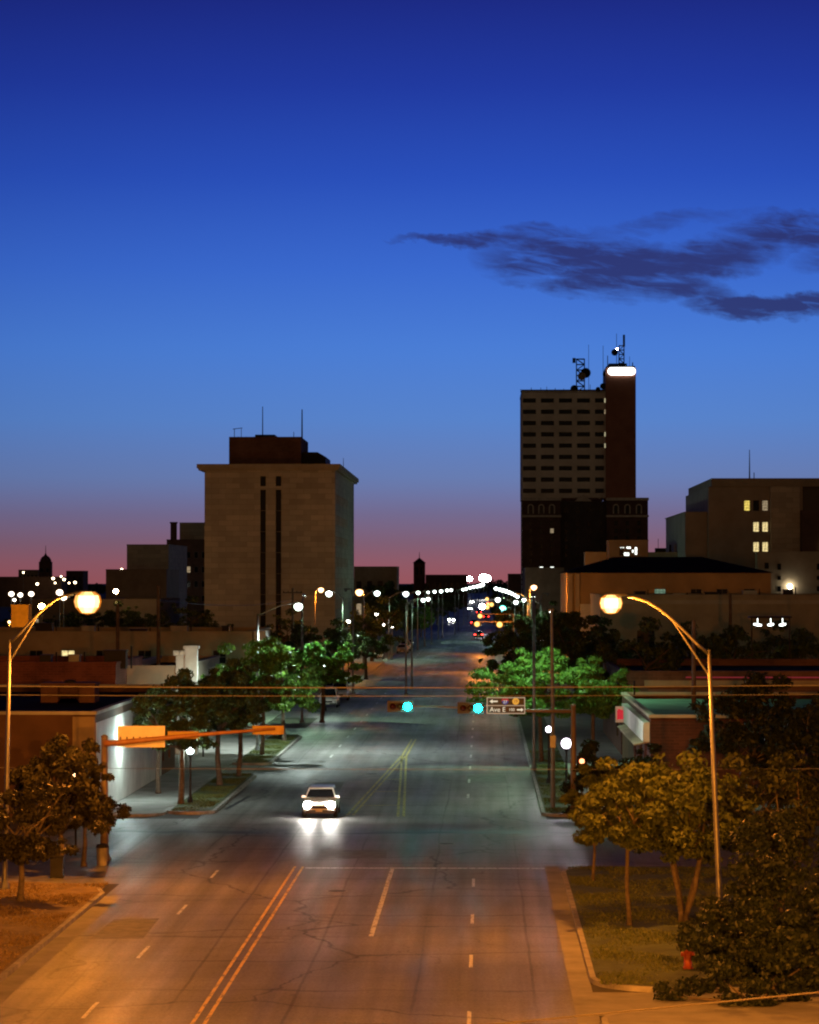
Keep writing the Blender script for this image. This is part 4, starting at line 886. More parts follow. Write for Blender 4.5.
# ------------------------------------------------------------------ poles, lamps, signals, wires
def lamp_part(t, arm, hgt, glow, brace=True, r=.09, head=.75, size=1.0, lean=0.0, drop=.0, poleM=None, watts=0, colour='sodium', cutoff=False, spot=None):
    """cobra-head street lamp in local coordinates; the arm reaches towards -X when arm<0"""
    pm = poleM or METAL; s = -1 if arm < 0 else 1; a = abs(arm)
    MB().tube([(0, 0, 0), (0, 0, .3), (lean*.5, 0, hgt*.5), (lean, 0, hgt)], [r*1.35, r*1.2, r, r*.72], 10).build('pole', pm, t, True)
    MB().lathe([(r*2.2, 0), (r*2.2, .08), (r*1.5, .3), (r*1.3, .34)], 10).build('base', pm, t)
    top = hgt-.15; z2 = hgt+1.45*drop
    pts = [Vector((lean, 0, top))+Vector((s*a*u, 0, (z2-top)*(math.sin(u*math.pi/2)**1.15))) for u in (0, .15, .3, .45, .6, .75, .9, 1)]
    MB().tube(pts, [.055]*7+[.045], 8).build('arm', pm, t, True)
    if brace:
        MB().tube([(lean, 0, top-.65), tuple(pts[3]-Vector((0, 0, .02)))], .035, 6).build('brace', pm, t)
    e = pts[-1]
    hd = MB(); hd.lathe([(.03, -.05), (.09, .08), (.15, .3), (.16, .5), (.11, .68), (.03, .74)], 10, (e.x, 0, e.z+.05), 'x', 1, .6)
    if s < 0:
        hd.v = [(2*e.x-x, y, z) for x, y, z in hd.v]
    hd.v = [(x, y, z) for x, y, z in hd.v]; hd.build('lamp_head', pm, t, True)
    lz = MB(); rr_ = .20*size
    prof = [(rr_*.55, .06*size), (rr_*.9, .0), (rr_*1.02, -.1*size), (rr_*.9, -.2*size), (rr_*.55, -.29*size), (.02, -.32*size)]
    lz.lathe(prof, 14, (e.x+s*.52, 0, e.z-.045), 'z', 1.15, 1.1); 
    if cutoff: lz = MB().box(e.x+s*.52-.2, e.x+s*.52+.2, -.1, .1, e.z-.03, e.z-.01)
    lz.build('lens', glow, t)
    if watts: lamp_light(t, (e.x+s*.52, 0, e.z-.42*size if not cutoff else e.z-.08), watts, colour, 165 if cutoff else spot)
    return t
# two near sodium lamps
tR = thing('street_lamp', 'near tapered street lamp glowing orange over the right lawn, arm reaching left', 'street lamp', (7.45, 94.5, .16))
lamp_part(tR, -2.55, 9.15, SODIUMB, True, .085, .75, 1.6, -.36, 1.15, None, 7000)
tL = thing('street_lamp', 'near street lamp at the left edge with a blazing orange head, arm reaching right', 'street lamp', (-17.56, 110, .16))
lamp_part(tL, 2.35, 9.15, SODIUMB, True, .085, .75, 2.2, .16, 1.15, None, 8500)
# the next ones along the street, beside and before the overpass, just outside the view
for x, yy, arm, w_, lab in ((10.2, 62, -2.2, 20000, 'street lamp on the right verge outside the view, second from the overpass'), (-15.6, 62, 1.3, 9000, 'street lamp on the left verge outside the view, second from the overpass'),
                   (7.9, 30, -2.4, 130000, 'street lamp on the right by the overpass, nearest the viewer'), (-15.4, 30, 2.4, 90000, 'street lamp on the left by the overpass, nearest the viewer')):
    t = thing('street_lamp', lab, 'street lamp', (x, yy, .16)); lamp_part(t, arm, 9.15, SODIUM, True, .085, .75, 1.3, 0, 1.1, None, w_)
# mercury lamps
def post(px, pbY, arm, lab, glow, hgt=8.6, size=1.3, group=None, x=None, watts=0, colour='mercury', cutoff=False, spot=None):
    t = thing('street_lamp', lab, 'street lamp', (x if x is not None else PX(px, pbY), pbY, .1), R(-90) if cutoff else 0, group); lamp_part(t, arm, hgt, glow, False, .1, .7, size, 0, .45, None, watts, colour, cutoff, spot); return t
post(257.5, 200, 2.2, 'street lamp on a bare tall post over the green trees, arm reaching right', MERC, 9.15, 1.3, watts=11000, spot=155, colour='white')
post(343, 345, -1.1, 'street lamp with a short arm at the left of the second junction', MERC, 9.4, 1.7, watts=2500, spot=155)
post(389, 430, 1.9, 'street lamp reaching over the kerb right of the flat topped tree', MERCF, 9.0, 2.0, watts=2500, spot=155)
post(315, 420, .3, 'orange street lamp in front of the office block', SODF, 9.6, 1.9, watts=3000, colour='sodium')
post(364, 400, -.1, 'warm street lamp beside a white one, right of the office block', SODF, 9.4, 2.4, watts=4000, colour='sodium')
post(363.5, 380, 1.2, 'white street lamp beside the warm one, right of the office block', MERCF, 9.3, 1.8)
post(353, 300, -.2, 'unlit slender post left of the second junction', METAL, 9.8, .6)
post(302, 240, -1.8, 'slender post with an added lamp head in front of the office block', MERC, 9.5, .6, watts=7000, cutoff=True)  # downward lamp head added to the post to light the green trees
post(529.5, 400, .05, 'orange street lamp on a straight post below the tower', SODF, 10.0, 1.9, watts=3000, colour='sodium')
post(533.7, 181, -1.8, 'slim post with an added lamp head on the right kerb left of the dark trees', MERC, 9.75, .5, watts=4200, cutoff=True)  # unseen lamp head added to brighten the green tree beside it
post(540, 330, .3, 'unlit slim post on the right kerb below the tower', METAL, 9.2, .5)
# slim pole by the right signal
up = thing('utility_pole', 'slim pale pole with an added lamp head beside the right signal pole', 'pole', (PX(552.5, 150), 150, .15))
MB().tube([(0, 0, 0), (0, 0, 5), (-.06, 0, 9.9)], [.13, .1, .06], 8).build('pole', METAL, up); MB().box(-.14, .14, -.2, -.1, 3.0, 3.6).build('control_box', METAL, up)
MB().tube([(-.05, 0, 9.6), (-.05, 1.6, 9.8)], .04, 6).build('arm', METAL, up); MB().box(-.16, .06, 1.5, 2.2, 9.76, 9.88).build('lamp_head', METAL, up); MB().box(-.12, .02, 1.6, 2.1, 9.74, 9.757).build('lens', MERC, up)  # arm, head and lens added to the bare pole for their light
lamp_light(up, (-.05, 1.9, 9.6), 1500, 'mercury', 150)
# distant rows
LROW = [(418, 592, 3.1), (428, 591.6, 1.8), (434.5, 591, 2.6), (441, 590.6, 2.8), (447, 589.7, 2.5), (463, 589, 2.2), (466, 588.4, 2.4), (470, 587.3, 2.5), (473.5, 586.5, 2.6), (477, 586, 2.6), (480, 585.3, 3), (482.5, 584.4, 3.2), (423, 599, 1.8), (428, 598, 1.4), (451, 589.5, 2.4)]
RROW = [(496, 588, 3.0), (500, 589, 3.0), (503, 589.7, 3.2), (506, 590.5, 3.2), (509, 591.6, 3.0), (512, 592.8, 2.8), (515, 594.2, 2.6), (517.5, 595.6, 2.4), (498, 598.6, 4.2), (524, 599, 1.5), (516, 601, 1.3)]
ltp = thing('street_lamp', 'small white street lamp in the row running away on the left', 'street lamp', (0, 0, 0), 0, 'far street lamps on the left'); lamp_part(ltp, 1.2, 9.2, MERCF, False, .1, .7, 1.0, 0, .3, None, 350, 'mercury')
rtp = thing('street_lamp', 'small white street lamp in the row running away on the right', 'street lamp', (0, 0, 0), 0, 'far street lamps on the right'); lamp_part(rtp, -1.2, 9.2, MERCF, False, .1, .7, 1.0, 0, .3, None, 350, 'mercury')
def far_lamp(proto, first, px, py, s, lens_h=9.6):
    Y = (H-lens_h)*F/max(1.2, py-VY); Y = min(Y, 1900)
    o = proto if first else copy_tree(proto)
    sc = 1.0; o.location = (PX(px, Y)-(1.7 if proto is ltp else -1.7), Y, 0)
    for ch in o.children:
        if ch.name.startswith('lens'):
            k = s*Y/F*.66/.22; k = max(1, k)
            # the bowl of a far lamp, enlarged about its centre to imitate glare
            c = Vector(((1.2+.52)*(1 if proto is ltp else -1), 0, 9.2+1.45*.3-.15))
            ch.scale = (k, k, k); ch.location = c-c*k
    return o
for i, a in enumerate(LROW): far_lamp(ltp, i == 0, *a)
for i, a in enumerate(RROW): far_lamp(rtp, i == 0, *a)
def mast_light(px, py, Y, r, m, name, lab, group=None, pole=True):
    t = thing(name, lab, 'lamp', (PX(px, Y), Y, 0), 0, group); z = PZ(py, Y)
    MB().ball((0, 0, z), r, 10, .85).build('lamp', m, t, True)
    if pole: MB().tube([(0, .0, 0), (0, .0, z-r*.7)], [.09, .06], 6).build('pole', METAL, t)
    return t
mast_light(483.5, 578, 1750, 2.5, emit('floodlight', (1, .98, .95), 60), 'floodlight_mast', 'brightest white floodlight above the end of the street'); mast_light(487, 578.4, 1790, 2.2, MATS['floodlight'], 'floodlight_mast', 'second white floodlight close right of the brightest at the street end')
mast_light(469.5, 578.8, 1500, 1.4, MATS['floodlight'], 'floodlight_mast', 'white floodlight left of the brightest one at the street end')
for i, (px, py, r) in enumerate(((10, 594, .42), (19, 595, .38), (30, 594, .42), (13, 600, .26))):
    mast_light(px, py, 400, r, glow('car park lamp', (1, .92, .75), (1, .55, .25), 14, .9), 'car_park_lamp', ['white car park lamp nearest the left edge', 'pole lamp above the yellow kiosk', 'pole lamp right of the yellow kiosk', 'lower small lamp beside the kiosk'][i], 'car park lamps at left')
mast_light(58.5, 592.5, 330, .42, MATS['car park lamp'], 'car_park_lamp', 'upper lamp of the pair by the near lamp arm'); mast_light(62.5, 597.5, 322, .4, MATS['car park lamp'], 'car_park_lamp', 'lower lamp of the pair by the near lamp arm')
mast_light(40.5, 606.5, 420, .45, emit('warm yard lamp', (1, .6, .25), 120), 'yard_lamp', 'orange yard lamp right of the yellow kiosk'); mast_light(115, 591.3, 500, .42, MATS['warm yard lamp'], 'yard_lamp', 'small orange lamp right of the blazing near lamp', None)
mast_light(178, 586, 690, .3, emit('porch lamp', (1, .95, .8), 30), 'yard_lamp', 'tiny white lamp on the brick block beside the office block')
for i, (px, py) in enumerate(((52, 578.5), (54, 583), (63, 579.5), (68, 583), (36, 584), (60, 576.5), (74, 582.5), (22, 572.5), (121, 569.5))):
    mast_light(px, py, 1290, .42 if i % 2 else .6, emit('skyline light', (1, .75, .45), 10), 'skyline_light', 'tiny warm light on the far left skyline', 'tiny lights on the left skyline')
gs = emit('green shopping light', (.6, 1, .6), 8)
for i, (px, py) in enumerate(((384, 624), (377, 614), (348, 622), (553, 628), (358, 626), (392, 626))):
    mast_light(px, py, 430, .3, emit('small white lamp', (1, .95, .85), 22), 'pavement_lamp', 'tiny white lamp low among the far street trees', 'tiny lamps low among the far trees')

# globes
def globe(px, py, Y, r, m, lab, hb=None):
    z = PZ(py, Y); t = thing('globe_lamp', lab, 'lamp', (PX(px, Y), Y, .1)); z -= .1
    MB().tube([(0, 0, 0), (0, 0, z-r)], [.075, .05], 8).build('post', DARKM, t); MB().lathe([(.16, 0), (.14, .25), (.09, .4)], 8).build('base', DARKM, t)
    MB().lathe([(.09, -r-.1), (.12, -r), (.1, -r+.06)], 8, (0, 0, z)).build('collar', DARKM, t)
    MB().ball((0, 0, z), r, 14).build('globe', m, t, True)
    lamp_light(t, (0, 0, z+r+.12), 500 if m is GLOBE else 300, 'white' if m is GLOBE else 'pink'); return t
globe(190, 750.5, 152.6, .23, GLOBE, 'white globe lamp by the dark street tree on the first grass strip')
globe(325, 667, 262, .26, GLOBE, 'white globe lamp inside the green tree over the parked cars')
globe(348.5, 645.5, 330, .42, GLOBE, 'white globe lamp left of the small flat topped tree')
globe(548.5, 729, 168, .2, GLOBEP, 'smaller white globe lamp just left of the slim pole')
globe(566, 743, 155, .30, GLOBEP, 'bright pinkish globe lamp between the slim pole and the signal pole')
globe(537.5, 631, 300, .30, GLOBEP, 'upper small globe lamp among the dark right trees'); globe(541, 642, 280, .28, GLOBEP, 'lower small globe lamp among the dark right trees')
globe(522, 640, 300, .2, MERC, 'hidden bright globe lamp behind the dark tree on the right kerb') if False else None
# wall-pack on the pale side wall, hidden behind the sign board; street-level lamps that light walls and crowns
wl = thing('wall_lamp', 'white lamp on the pale side wall behind the traffic sign', 'lamp', (-18.3, 154, 3.6))
MB().box(-.35, -.05, -.12, .12, -.1, .1).build('bracket', DARKM, wl); MB().ball((.02, 0, -.05), .13, 10).build('bulb', emit('wall lamp glow', (.78, 1, .93), 1100), wl)
wl2 = thing('wall_lamp', 'lamp shining on the pale corner pier of the cream shop', 'lamp', (PX(203, 193), 193, 4.4))
MB().tube([(0, 0, -4.3), (0, 0, -.15)], .05, 6).build('post', DARKM, wl2); MB().ball((0, 0, 0), .12, 10).build('bulb', emit('pier lamp glow', (.85, 1, .8), 500), wl2)

# traffic signals, horizontal heads
def signal_head(t, x, y, z, lit, back=False, name='signal_head', h=.36):
    """three section horizontal head; lit: index of the lit lens, counted left to right in view"""
    s = 1 if not back else -1; w, d = 1.08, .2
    hd = MB(); hd.box(x-w/2, x+w/2, y, y+d, z-h/2, z+h/2).box(x-w/2-.1, x+w/2+.1, y+.08, y+.1, z-h/2-(.1 if not back else .0), z+h/2+(.1 if not back else 0))
    o = hd.build(name, mat('black signal housing', (.02, .02, .02), .5) if not back else mat('yellow signal housing', (.30, .19, .03), .5), t)
    yf = y if not back else y+d
    for i in range(3):
        cx = x+(i-1)*.36
        v = MB(); n = 10; L_ = .2
        vs = []
        for k in range(n+1):
            a = R(-20+220*k/n); vs += [(cx+.165*math.cos(a), yf-.002*s, z+.165*math.sin(a)), (cx+.165*math.cos(a), yf-L_*s, z+.165*math.sin(a))]
        v.add(vs, [(2*k, 2*k+1, 2*k+3, 2*k+2) for k in range(n)]); v.build('visor', o.data.materials[0], o)
        col = {0: (1, .05, .03), 1: (1, .55, .05), 2: (.0013, .80, .70)}[i]
        m = emit('signal glow %d' % i, col, 110 if i == 2 else 30) if lit == i else mat('unlit lens %d' % i, tuple(c*.04+.005 for c in col), .2)
        MB().lathe([(.19, -.18*s), (.18, -.22*s), (.11, -.27*s), (.01, -.29*s)] if lit == i else [(.16, -.02*s), (.15, -.08*s), (.09, -.14*s), (.01, -.16*s)], 12, (cx, yf, z), 'y').build('lens', m, o)
    return o
YS = 147
sr = thing('traffic_signal', 'right mast arm signal with two green lit heads over the road', 'traffic light', (PX(573, YS), YS, .12))
k = YS/F
Xs = lambda px: (px-573)*k; Zs = lambda py: PZ(py, YS)-.12
MB().tube([(0, 0, 0), (0, 0, Zs(706))], [.17, .12], 10).build('pole', PAINTED, sr, True); MB().lathe([(.3, 0), (.3, .06), (.2, .2)], 10).lathe([(.13, 0), (.14, .06), (.05, .12)], 8, (0, 0, Zs(706))).build('base', PAINTED, sr)
MB().tube([(0, 0, Zs(711)), (Xs(530), 0, Zs(710.5)), (Xs(484), 0, Zs(708)), (Xs(402), 0, Zs(705.5))], [.10, .085, .06, .04], 8).build('mast_arm', PAINTED, sr, True)
signal_head(sr, Xs(470.5), -.42, Zs(707.5), 2); signal_head(sr, Xs(400.5), -.42, Zs(706), 2)
for px, pz in ((470.5, 707.5), (400.5, 706)): MB().box(Xs(px)-.05, Xs(px)+.05, -.22, -.05, Zs(pz)-.12, Zs(pz)+.12).build('bracket', DARKM, sr)
# street name sign on the arm
sgn = MB().box(Xs(486.5), Xs(525), -.20, -.15, Zs(713.5), Zs(696.8)).build('street_name_sign', mat('dark sign face', (.03, .025, .02), .5), sr)
bd = MB(); a, b, c, d = Xs(486.5), Xs(525), Zs(713.5), Zs(696.8); e = .05
bd.box(a, b, -.215, -.203, d-e, d).box(a, b, -.215, -.203, c, c+e).box(a, a+e, -.215, -.203, c+e, d-e).box(b-e, b, -.215, -.203, c+e, d-e).box(a+e, b-e, -.215, -.203, (c+d)/2-.022, (c+d)/2+.022)
SIGNP = emit('internally lit lettering', (1, .86, .62), .8); bd.build('border', emit('internally lit border', (1, .7, .45), .4), sgn)
def text(body, x, z, size, m, parent, y=-.212, name='lettering', align='CENTER'):
    cu = bpy.data.curves.new(name, 'FONT'); cu.body = body; cu.size = size; cu.align_x = align; cu.align_y = 'CENTER'; cu.extrude = .004; cu.materials.append(m)
    tmp = bpy.data.objects.new(name, cu); C.objects.link(tmp); bpy.context.view_layer.update()
    me = bpy.data.meshes.new_from_object(tmp); bpy.data.objects.remove(tmp); me.name = name
    o = bpy.data.objects.new(name, me); C.objects.link(o); o.location = (x, y, z); o.rotation_euler = (R(90), 0, 0); o.parent = parent; return o
zr1 = (d+(c+d)/2)/2; zr2 = (c+(c+d)/2)/2
def arrow(x, z, s, m, parent):
    MB().prismy([(x-.2*s, z), (x-.05*s, z+.1), (x-.05*s, z+.035), (x+.2*s, z+.035), (x+.2*s, z-.035), (x-.05*s, z-.035), (x-.05*s, z-.1)], -.216, -.206).build('arrow', m, parent)
arrow(Xs(493.5), zr1, 1, SIGNP, sgn); arrow(Xs(520), zr2, -.8, SIGNP, sgn)
text('Ave E', Xs(497.5), zr2, .33, SIGNP, sgn); text('100', Xs(511.5), zr2, .2, SIGNP, sgn)
# route shield: red cap over blue, and round orange marker
cx, cz, s_ = Xs(505), zr1, .17
MB().prismy([(cx-s_, cz+.02), (cx-s_*.95, cz+.12), (cx-s_*.5, cz+.16), (cx, cz+.14), (cx+s_*.5, cz+.16), (cx+s_*.95, cz+.12), (cx+s_, cz+.02)], -.214, -.205).build('shield_cap', emit('lit red', (.9, .08, .06), .4), sgn)
MB().prismy([(cx-s_, cz+.018), (cx+s_, cz+.018), (cx+s_*.8, cz-.09), (cx, cz-.17), (cx-s_*.8, cz-.09)], -.214, -.205).build('shield', emit('lit blue', (.12, .1, .35), .5), sgn)
text('27', cx, cz-.03, .2, SIGNP, sgn, -.222)
MB().lathe([(.17, 0), (.17, -.012)], 18, (Xs(515.5), -.203, zr1), 'y').build('round_marker', emit('lit orange', (1, .45, .06), .75), sgn)
text('19', Xs(515.5), zr1, .19, emit('marker digits', (.8, .15, .03), .3), sgn, -.222)
# pedestrian signal (red hand side) on its own post
pd = thing('pedestrian_signal', 'red lit pedestrian signal low beside the right signal pole', 'traffic light', (PX(581.5, 148), 148, .12))
MB().tube([(0, .15, 0), (0, .15, 3.0)], .06, 8).build('post', PAINTED, pd); z = PZ(760.5, 148)-.12
MB().box(-.25, .25, -.1, .1, z-.25, z+.25).build('housing', DARKM, pd); MB().lathe([(.14, 0), (.13, -.03), (.02, -.06)], 12, (0, -.1, z), 'y').build('lit_symbol', glow('red hand light', (1, .30, .12), (1, .05, .01), 5, 1), pd)
# left mast arm seen from behind
YL = 123
sl_ = thing('traffic_signal', 'left mast arm seen from behind, its head and sign board lit orange', 'traffic light', (PX(104, YL), YL, .02))
k2 = YL/F; Xl = lambda px: (px-104)*k2; Zl = lambda py: PZ(py, YL)
MB().tube([(0, 0, 0), (0, 0, Zl(738))], [.17, .13], 10).build('pole', PAINTED, sl_, True); MB().lathe([(.3, 0), (.3, .06), (.2, .25)], 10).lathe([(.14, 0), (.15, .05), (.05, .11)], 8, (0, 0, Zl(738))).build('base', PAINTED, sl_)
MB().tube([(0, -.15, Zl(744)), (Xl(120), -.15, Zl(743)), (Xl(200), -.15, Zl(735)), (Xl(275), -.15, Zl(729))], [.13, .12, .085, .055], 10).build('mast_arm', mat('orange lit steel', (.28, .13, .06), .55, .2, 3), sl_, True)  # orange of the near street lamp is painted into the arm's colour
MB().box(Xl(117), Xl(164.5), .05, .09, Zl(748), Zl(726.5)).build('sign_back', mat('bare aluminium', (.6, .56, .5), .5, .1, 2), sl_)
mb = MB()
for i in range(7): mb.tube([(Xl(120+i*6.5), 0, Zl(741.5)), (Xl(120+i*6.5), .05, Zl(737.5))], .035, 6)
mb.build('bolt', METAL, sl_)
signal_head(sl_, Xl(268), -.1, Zl(730.5), -1, True); signal_head(sl_, Xl(183), -.1, Zl(735.5), -1, True, h=.30)

# far signals (amber, green, white)
def far_sig(px, py, Y, lit, lab, r, armx):
    t = thing('traffic_signal', lab, 'traffic light', (armx, Y, .1)); z = PZ(py, Y)-.1
    MB().tube([(0, 0, 0), (0, 0, z+.4)], [.15, .11], 8).build('pole', PAINTED, t); MB().tube([(0, 0, z+.3), (PX(px, Y)-armx, 0, z+.3)], [.08, .05], 6).build('mast_arm', PAINTED, t)
    x = PX(px, Y)-armx; MB().box(x-.5, x+.5, -.25, 0, z-.2, z+.2).build('signal_head', DARKM, t)
    MB().ball((x+(.3 if lit == 'g' else 0), -.3, z), r, 10).build('lens', {'g': glow('far green signal', (.3, 1, .85), (.0, .8, .55), 6, .8), 'a': glow('far amber signal', (1, .7, .2), (1, .38, .02), 2.2, .9), 'w': MATS['floodlight'], 'r': emit('far red signal', (1, .06, .02), 20)}[lit], t)
    if lit in 'ga' and Y < 600:
        ld = lamp_light(t, (x, -4, z-1.0), 2600, 'sodium' if lit == 'a' else 'mercury')
    return t
far_sig(477, 624, 375, 'a', 'amber signal left of its twin over the far lanes', .36, 5.2); far_sig(499.5, 624.5, 375, 'a', 'amber signal right of its twin by the far kerb', .40, 5.6)
far_sig(480, 616, 470, 'a', 'smaller amber signal above the two bright amber ones', .38, 4.8)
far_sig(501, 609, 560, 'g', 'large teal green signal glowing at the far right kerb', .72, 5.0)
far_sig(487, 599, 800, 'a', 'tiny amber signal high over the far street', .5, 4.0); far_sig(491.5, 604.5, 640, 'a', 'tiny orange signal beside the teal one', .5, 4.5)
far_sig(487, 607, 640, 'a', 'tiny yellow signal left of the teal one', .55, 4.6); far_sig(482, 606.5, 650, 'w', 'tiny pale signal over the centre of the far street', .6, 4.6); far_sig(488, 604, 700, 'r', 'tiny red signal over the far street', .35, 4.6)

# wooden utility poles
def wood_pole(px, Y, top, lab, cross=True):
    t = thing('utility_pole', lab, 'pole', (PX(px, Y), Y, 0)); z = PZ(top, Y); MB().tube([(0, 0, 0), (0, 0, z)], [.17, .11], 8).build('pole', WOODP, t)
    if cross: MB().box(-1.1, 1.1, -.22, -.12, z-.6, z-.45).build('crossarm', WOODP, t); ins = MB(); [ins.lathe([(.04, 0), (.06, .06), (.03, .14)], 6, (x, -.17, z-.45)) for x in (-1, -.5, .5, 1)]; ins.build('insulator', DARKM, t)
    return t
wood_pole(693, 170, 620, 'dark wooden pole behind the near right lamp post', False); wood_pole(729.5, 240, 594, 'dark wooden pole in front of the long tan store', False)
wood_pole(158, 210, 586, 'dark wooden pole in front of the cream shop', False); wood_pole(117, 212, 604, 'shorter dark pole left of the cream shop', False); wood_pole(292.5, 340, 588, 'dark wooden pole with crossarm before the office block', True)
WL = (PX(-60, 112), 112); 
for x, lab in ((-32, 'wooden pole outside the left edge carrying the street wires'), (22, 'wooden pole outside the right edge carrying the street wires')):
    t = thing('utility_pole', lab, 'pole', (x, 128.2, 0)); MB().tube([(0, 0, 0), (0, 0, 8.2)], [.17, .12], 8).build('pole', WOODP, t)
WIRE = mat('pale overhead cable', (.30, .28, .25), .5, .1, 2)
def wire(p0, p1, sag, r, lab, m=None):
    o = thing('overhead_wire', lab, 'wire', p0); p1 = Vector(p1)-Vector(p0); n = 24
    MB().tube([(p1.x*i/n, p1.y*i/n, p1.z*i/n-sag*4*(i/n)*(1-i/n)) for i in range(n+1)], r, 6).build('cable', m or WIRE, o)
zt = lambda py, Y: PZ(py, Y)
wire((-32, 128, zt(683, 128)), (22, 128, zt(682, 128)), .22, .022, 'thickest pale overhead wire crossing the street, uppermost of three')
wire((-32, 128, zt(693, 128)), (22, 128, zt(692, 128)), .15, .013, 'thin pale overhead wire just under the thickest one')
wire((-32, 128, zt(766, 128)), (22, 128, zt(766.5, 128)), .12, .011, 'low thin wire crossing in front of the red pedestrian signal')
wire((PX(380, 60), 60, zt(1034, 60)), (PX(960, 60), 60, zt(975, 60)), .0, .018, 'sloping wire across the lower right corner', mat('old dull wire', (.07, .06, .05), .6, .1, 2))
DW = mat('black cable', (.02, .02, .02), .6)
wire((PX(-40, 210), 210, zt(676, 210)), (PX(158, 210), 210, zt(680, 210)), .1, .03, 'dark wire in front of the brick building at left', DW)
wire((PX(158, 210), 210, zt(600, 210)), (PX(292, 340), 340, zt(600, 340)), .5, .03, 'dark wire running from the pole by the cream shop to the crossarm pole', DW)

# hydrant
hy = thing('fire_hydrant', 'small orange red fire hydrant at the edge of the right lawn', 'hydrant', (PX(686.5, 88), 88, .16))
HR = mat('red hydrant paint', (.35, .07, .03), .5, .15, 4)
MB().lathe([(.17, 0), (.17, .04), (.12, .06), (.12, .5), (.15, .52), (.15, .56)], 12).build('barrel', HR, hy, True)
MB().lathe([(.14, .56), (.13, .64), (.08, .7), (.04, .73), (.035, .78)], 12).build('bonnet', HR, hy, True)
for ax, c in (('x', (.1, 0, .42)), ('x', (-.2, 0, .42)), ('y', (0, -.2, .38))): MB().lathe([(.07, 0), (.07, .1)], 8, c, ax).build('outlet', HR, hy)
# utility stubs at left lawn
for px, py, lab, m in ((102, 856, 'pale waste bin at the foot of the left signal pole', 1), (57, 868, 'grey metal cabinet on the dry lawn between tree trunks', 0)):
    Y = F*H/(py-VY+10); t = thing('bin' if m else 'utility_cabinet', lab, 'bin' if m else 'cabinet', (PX(px, Y), Y, .16 if Y < 113 else 0.02))
    if m: MB().lathe([(.2, 0), (.24, .7), (.26, .72)], 10).build('drum', FRAME, t); MB().lathe([(.27, .72), (.22, .85), (.05, .9)], 10).build('lid', DARKM, t)
    else: MB().box(-.25, .25, -.2, .2, 0, .8).box(-.28, .28, -.23, .23, .8, .85).build('housing', DARKM, t); MB().box(-.2, .2, -.22, -.205, .1, .75).build('door', DARKM, t)
# lamp by the left lawn among the leaves
yl = thing('yard_lamp', 'small orange lamp glinting through the left tree', 'lamp', (PX(75, 125), 125, 0)); z = PZ(775, 125)
MB().tube([(0, .1, 0), (0, .1, z+.1)], .05, 6).build('post', DARKM, yl); MB().ball((0, 0, z), .10, 8).build('lamp', emit('small orange lamp', (1, .6, .3), 25), yl)

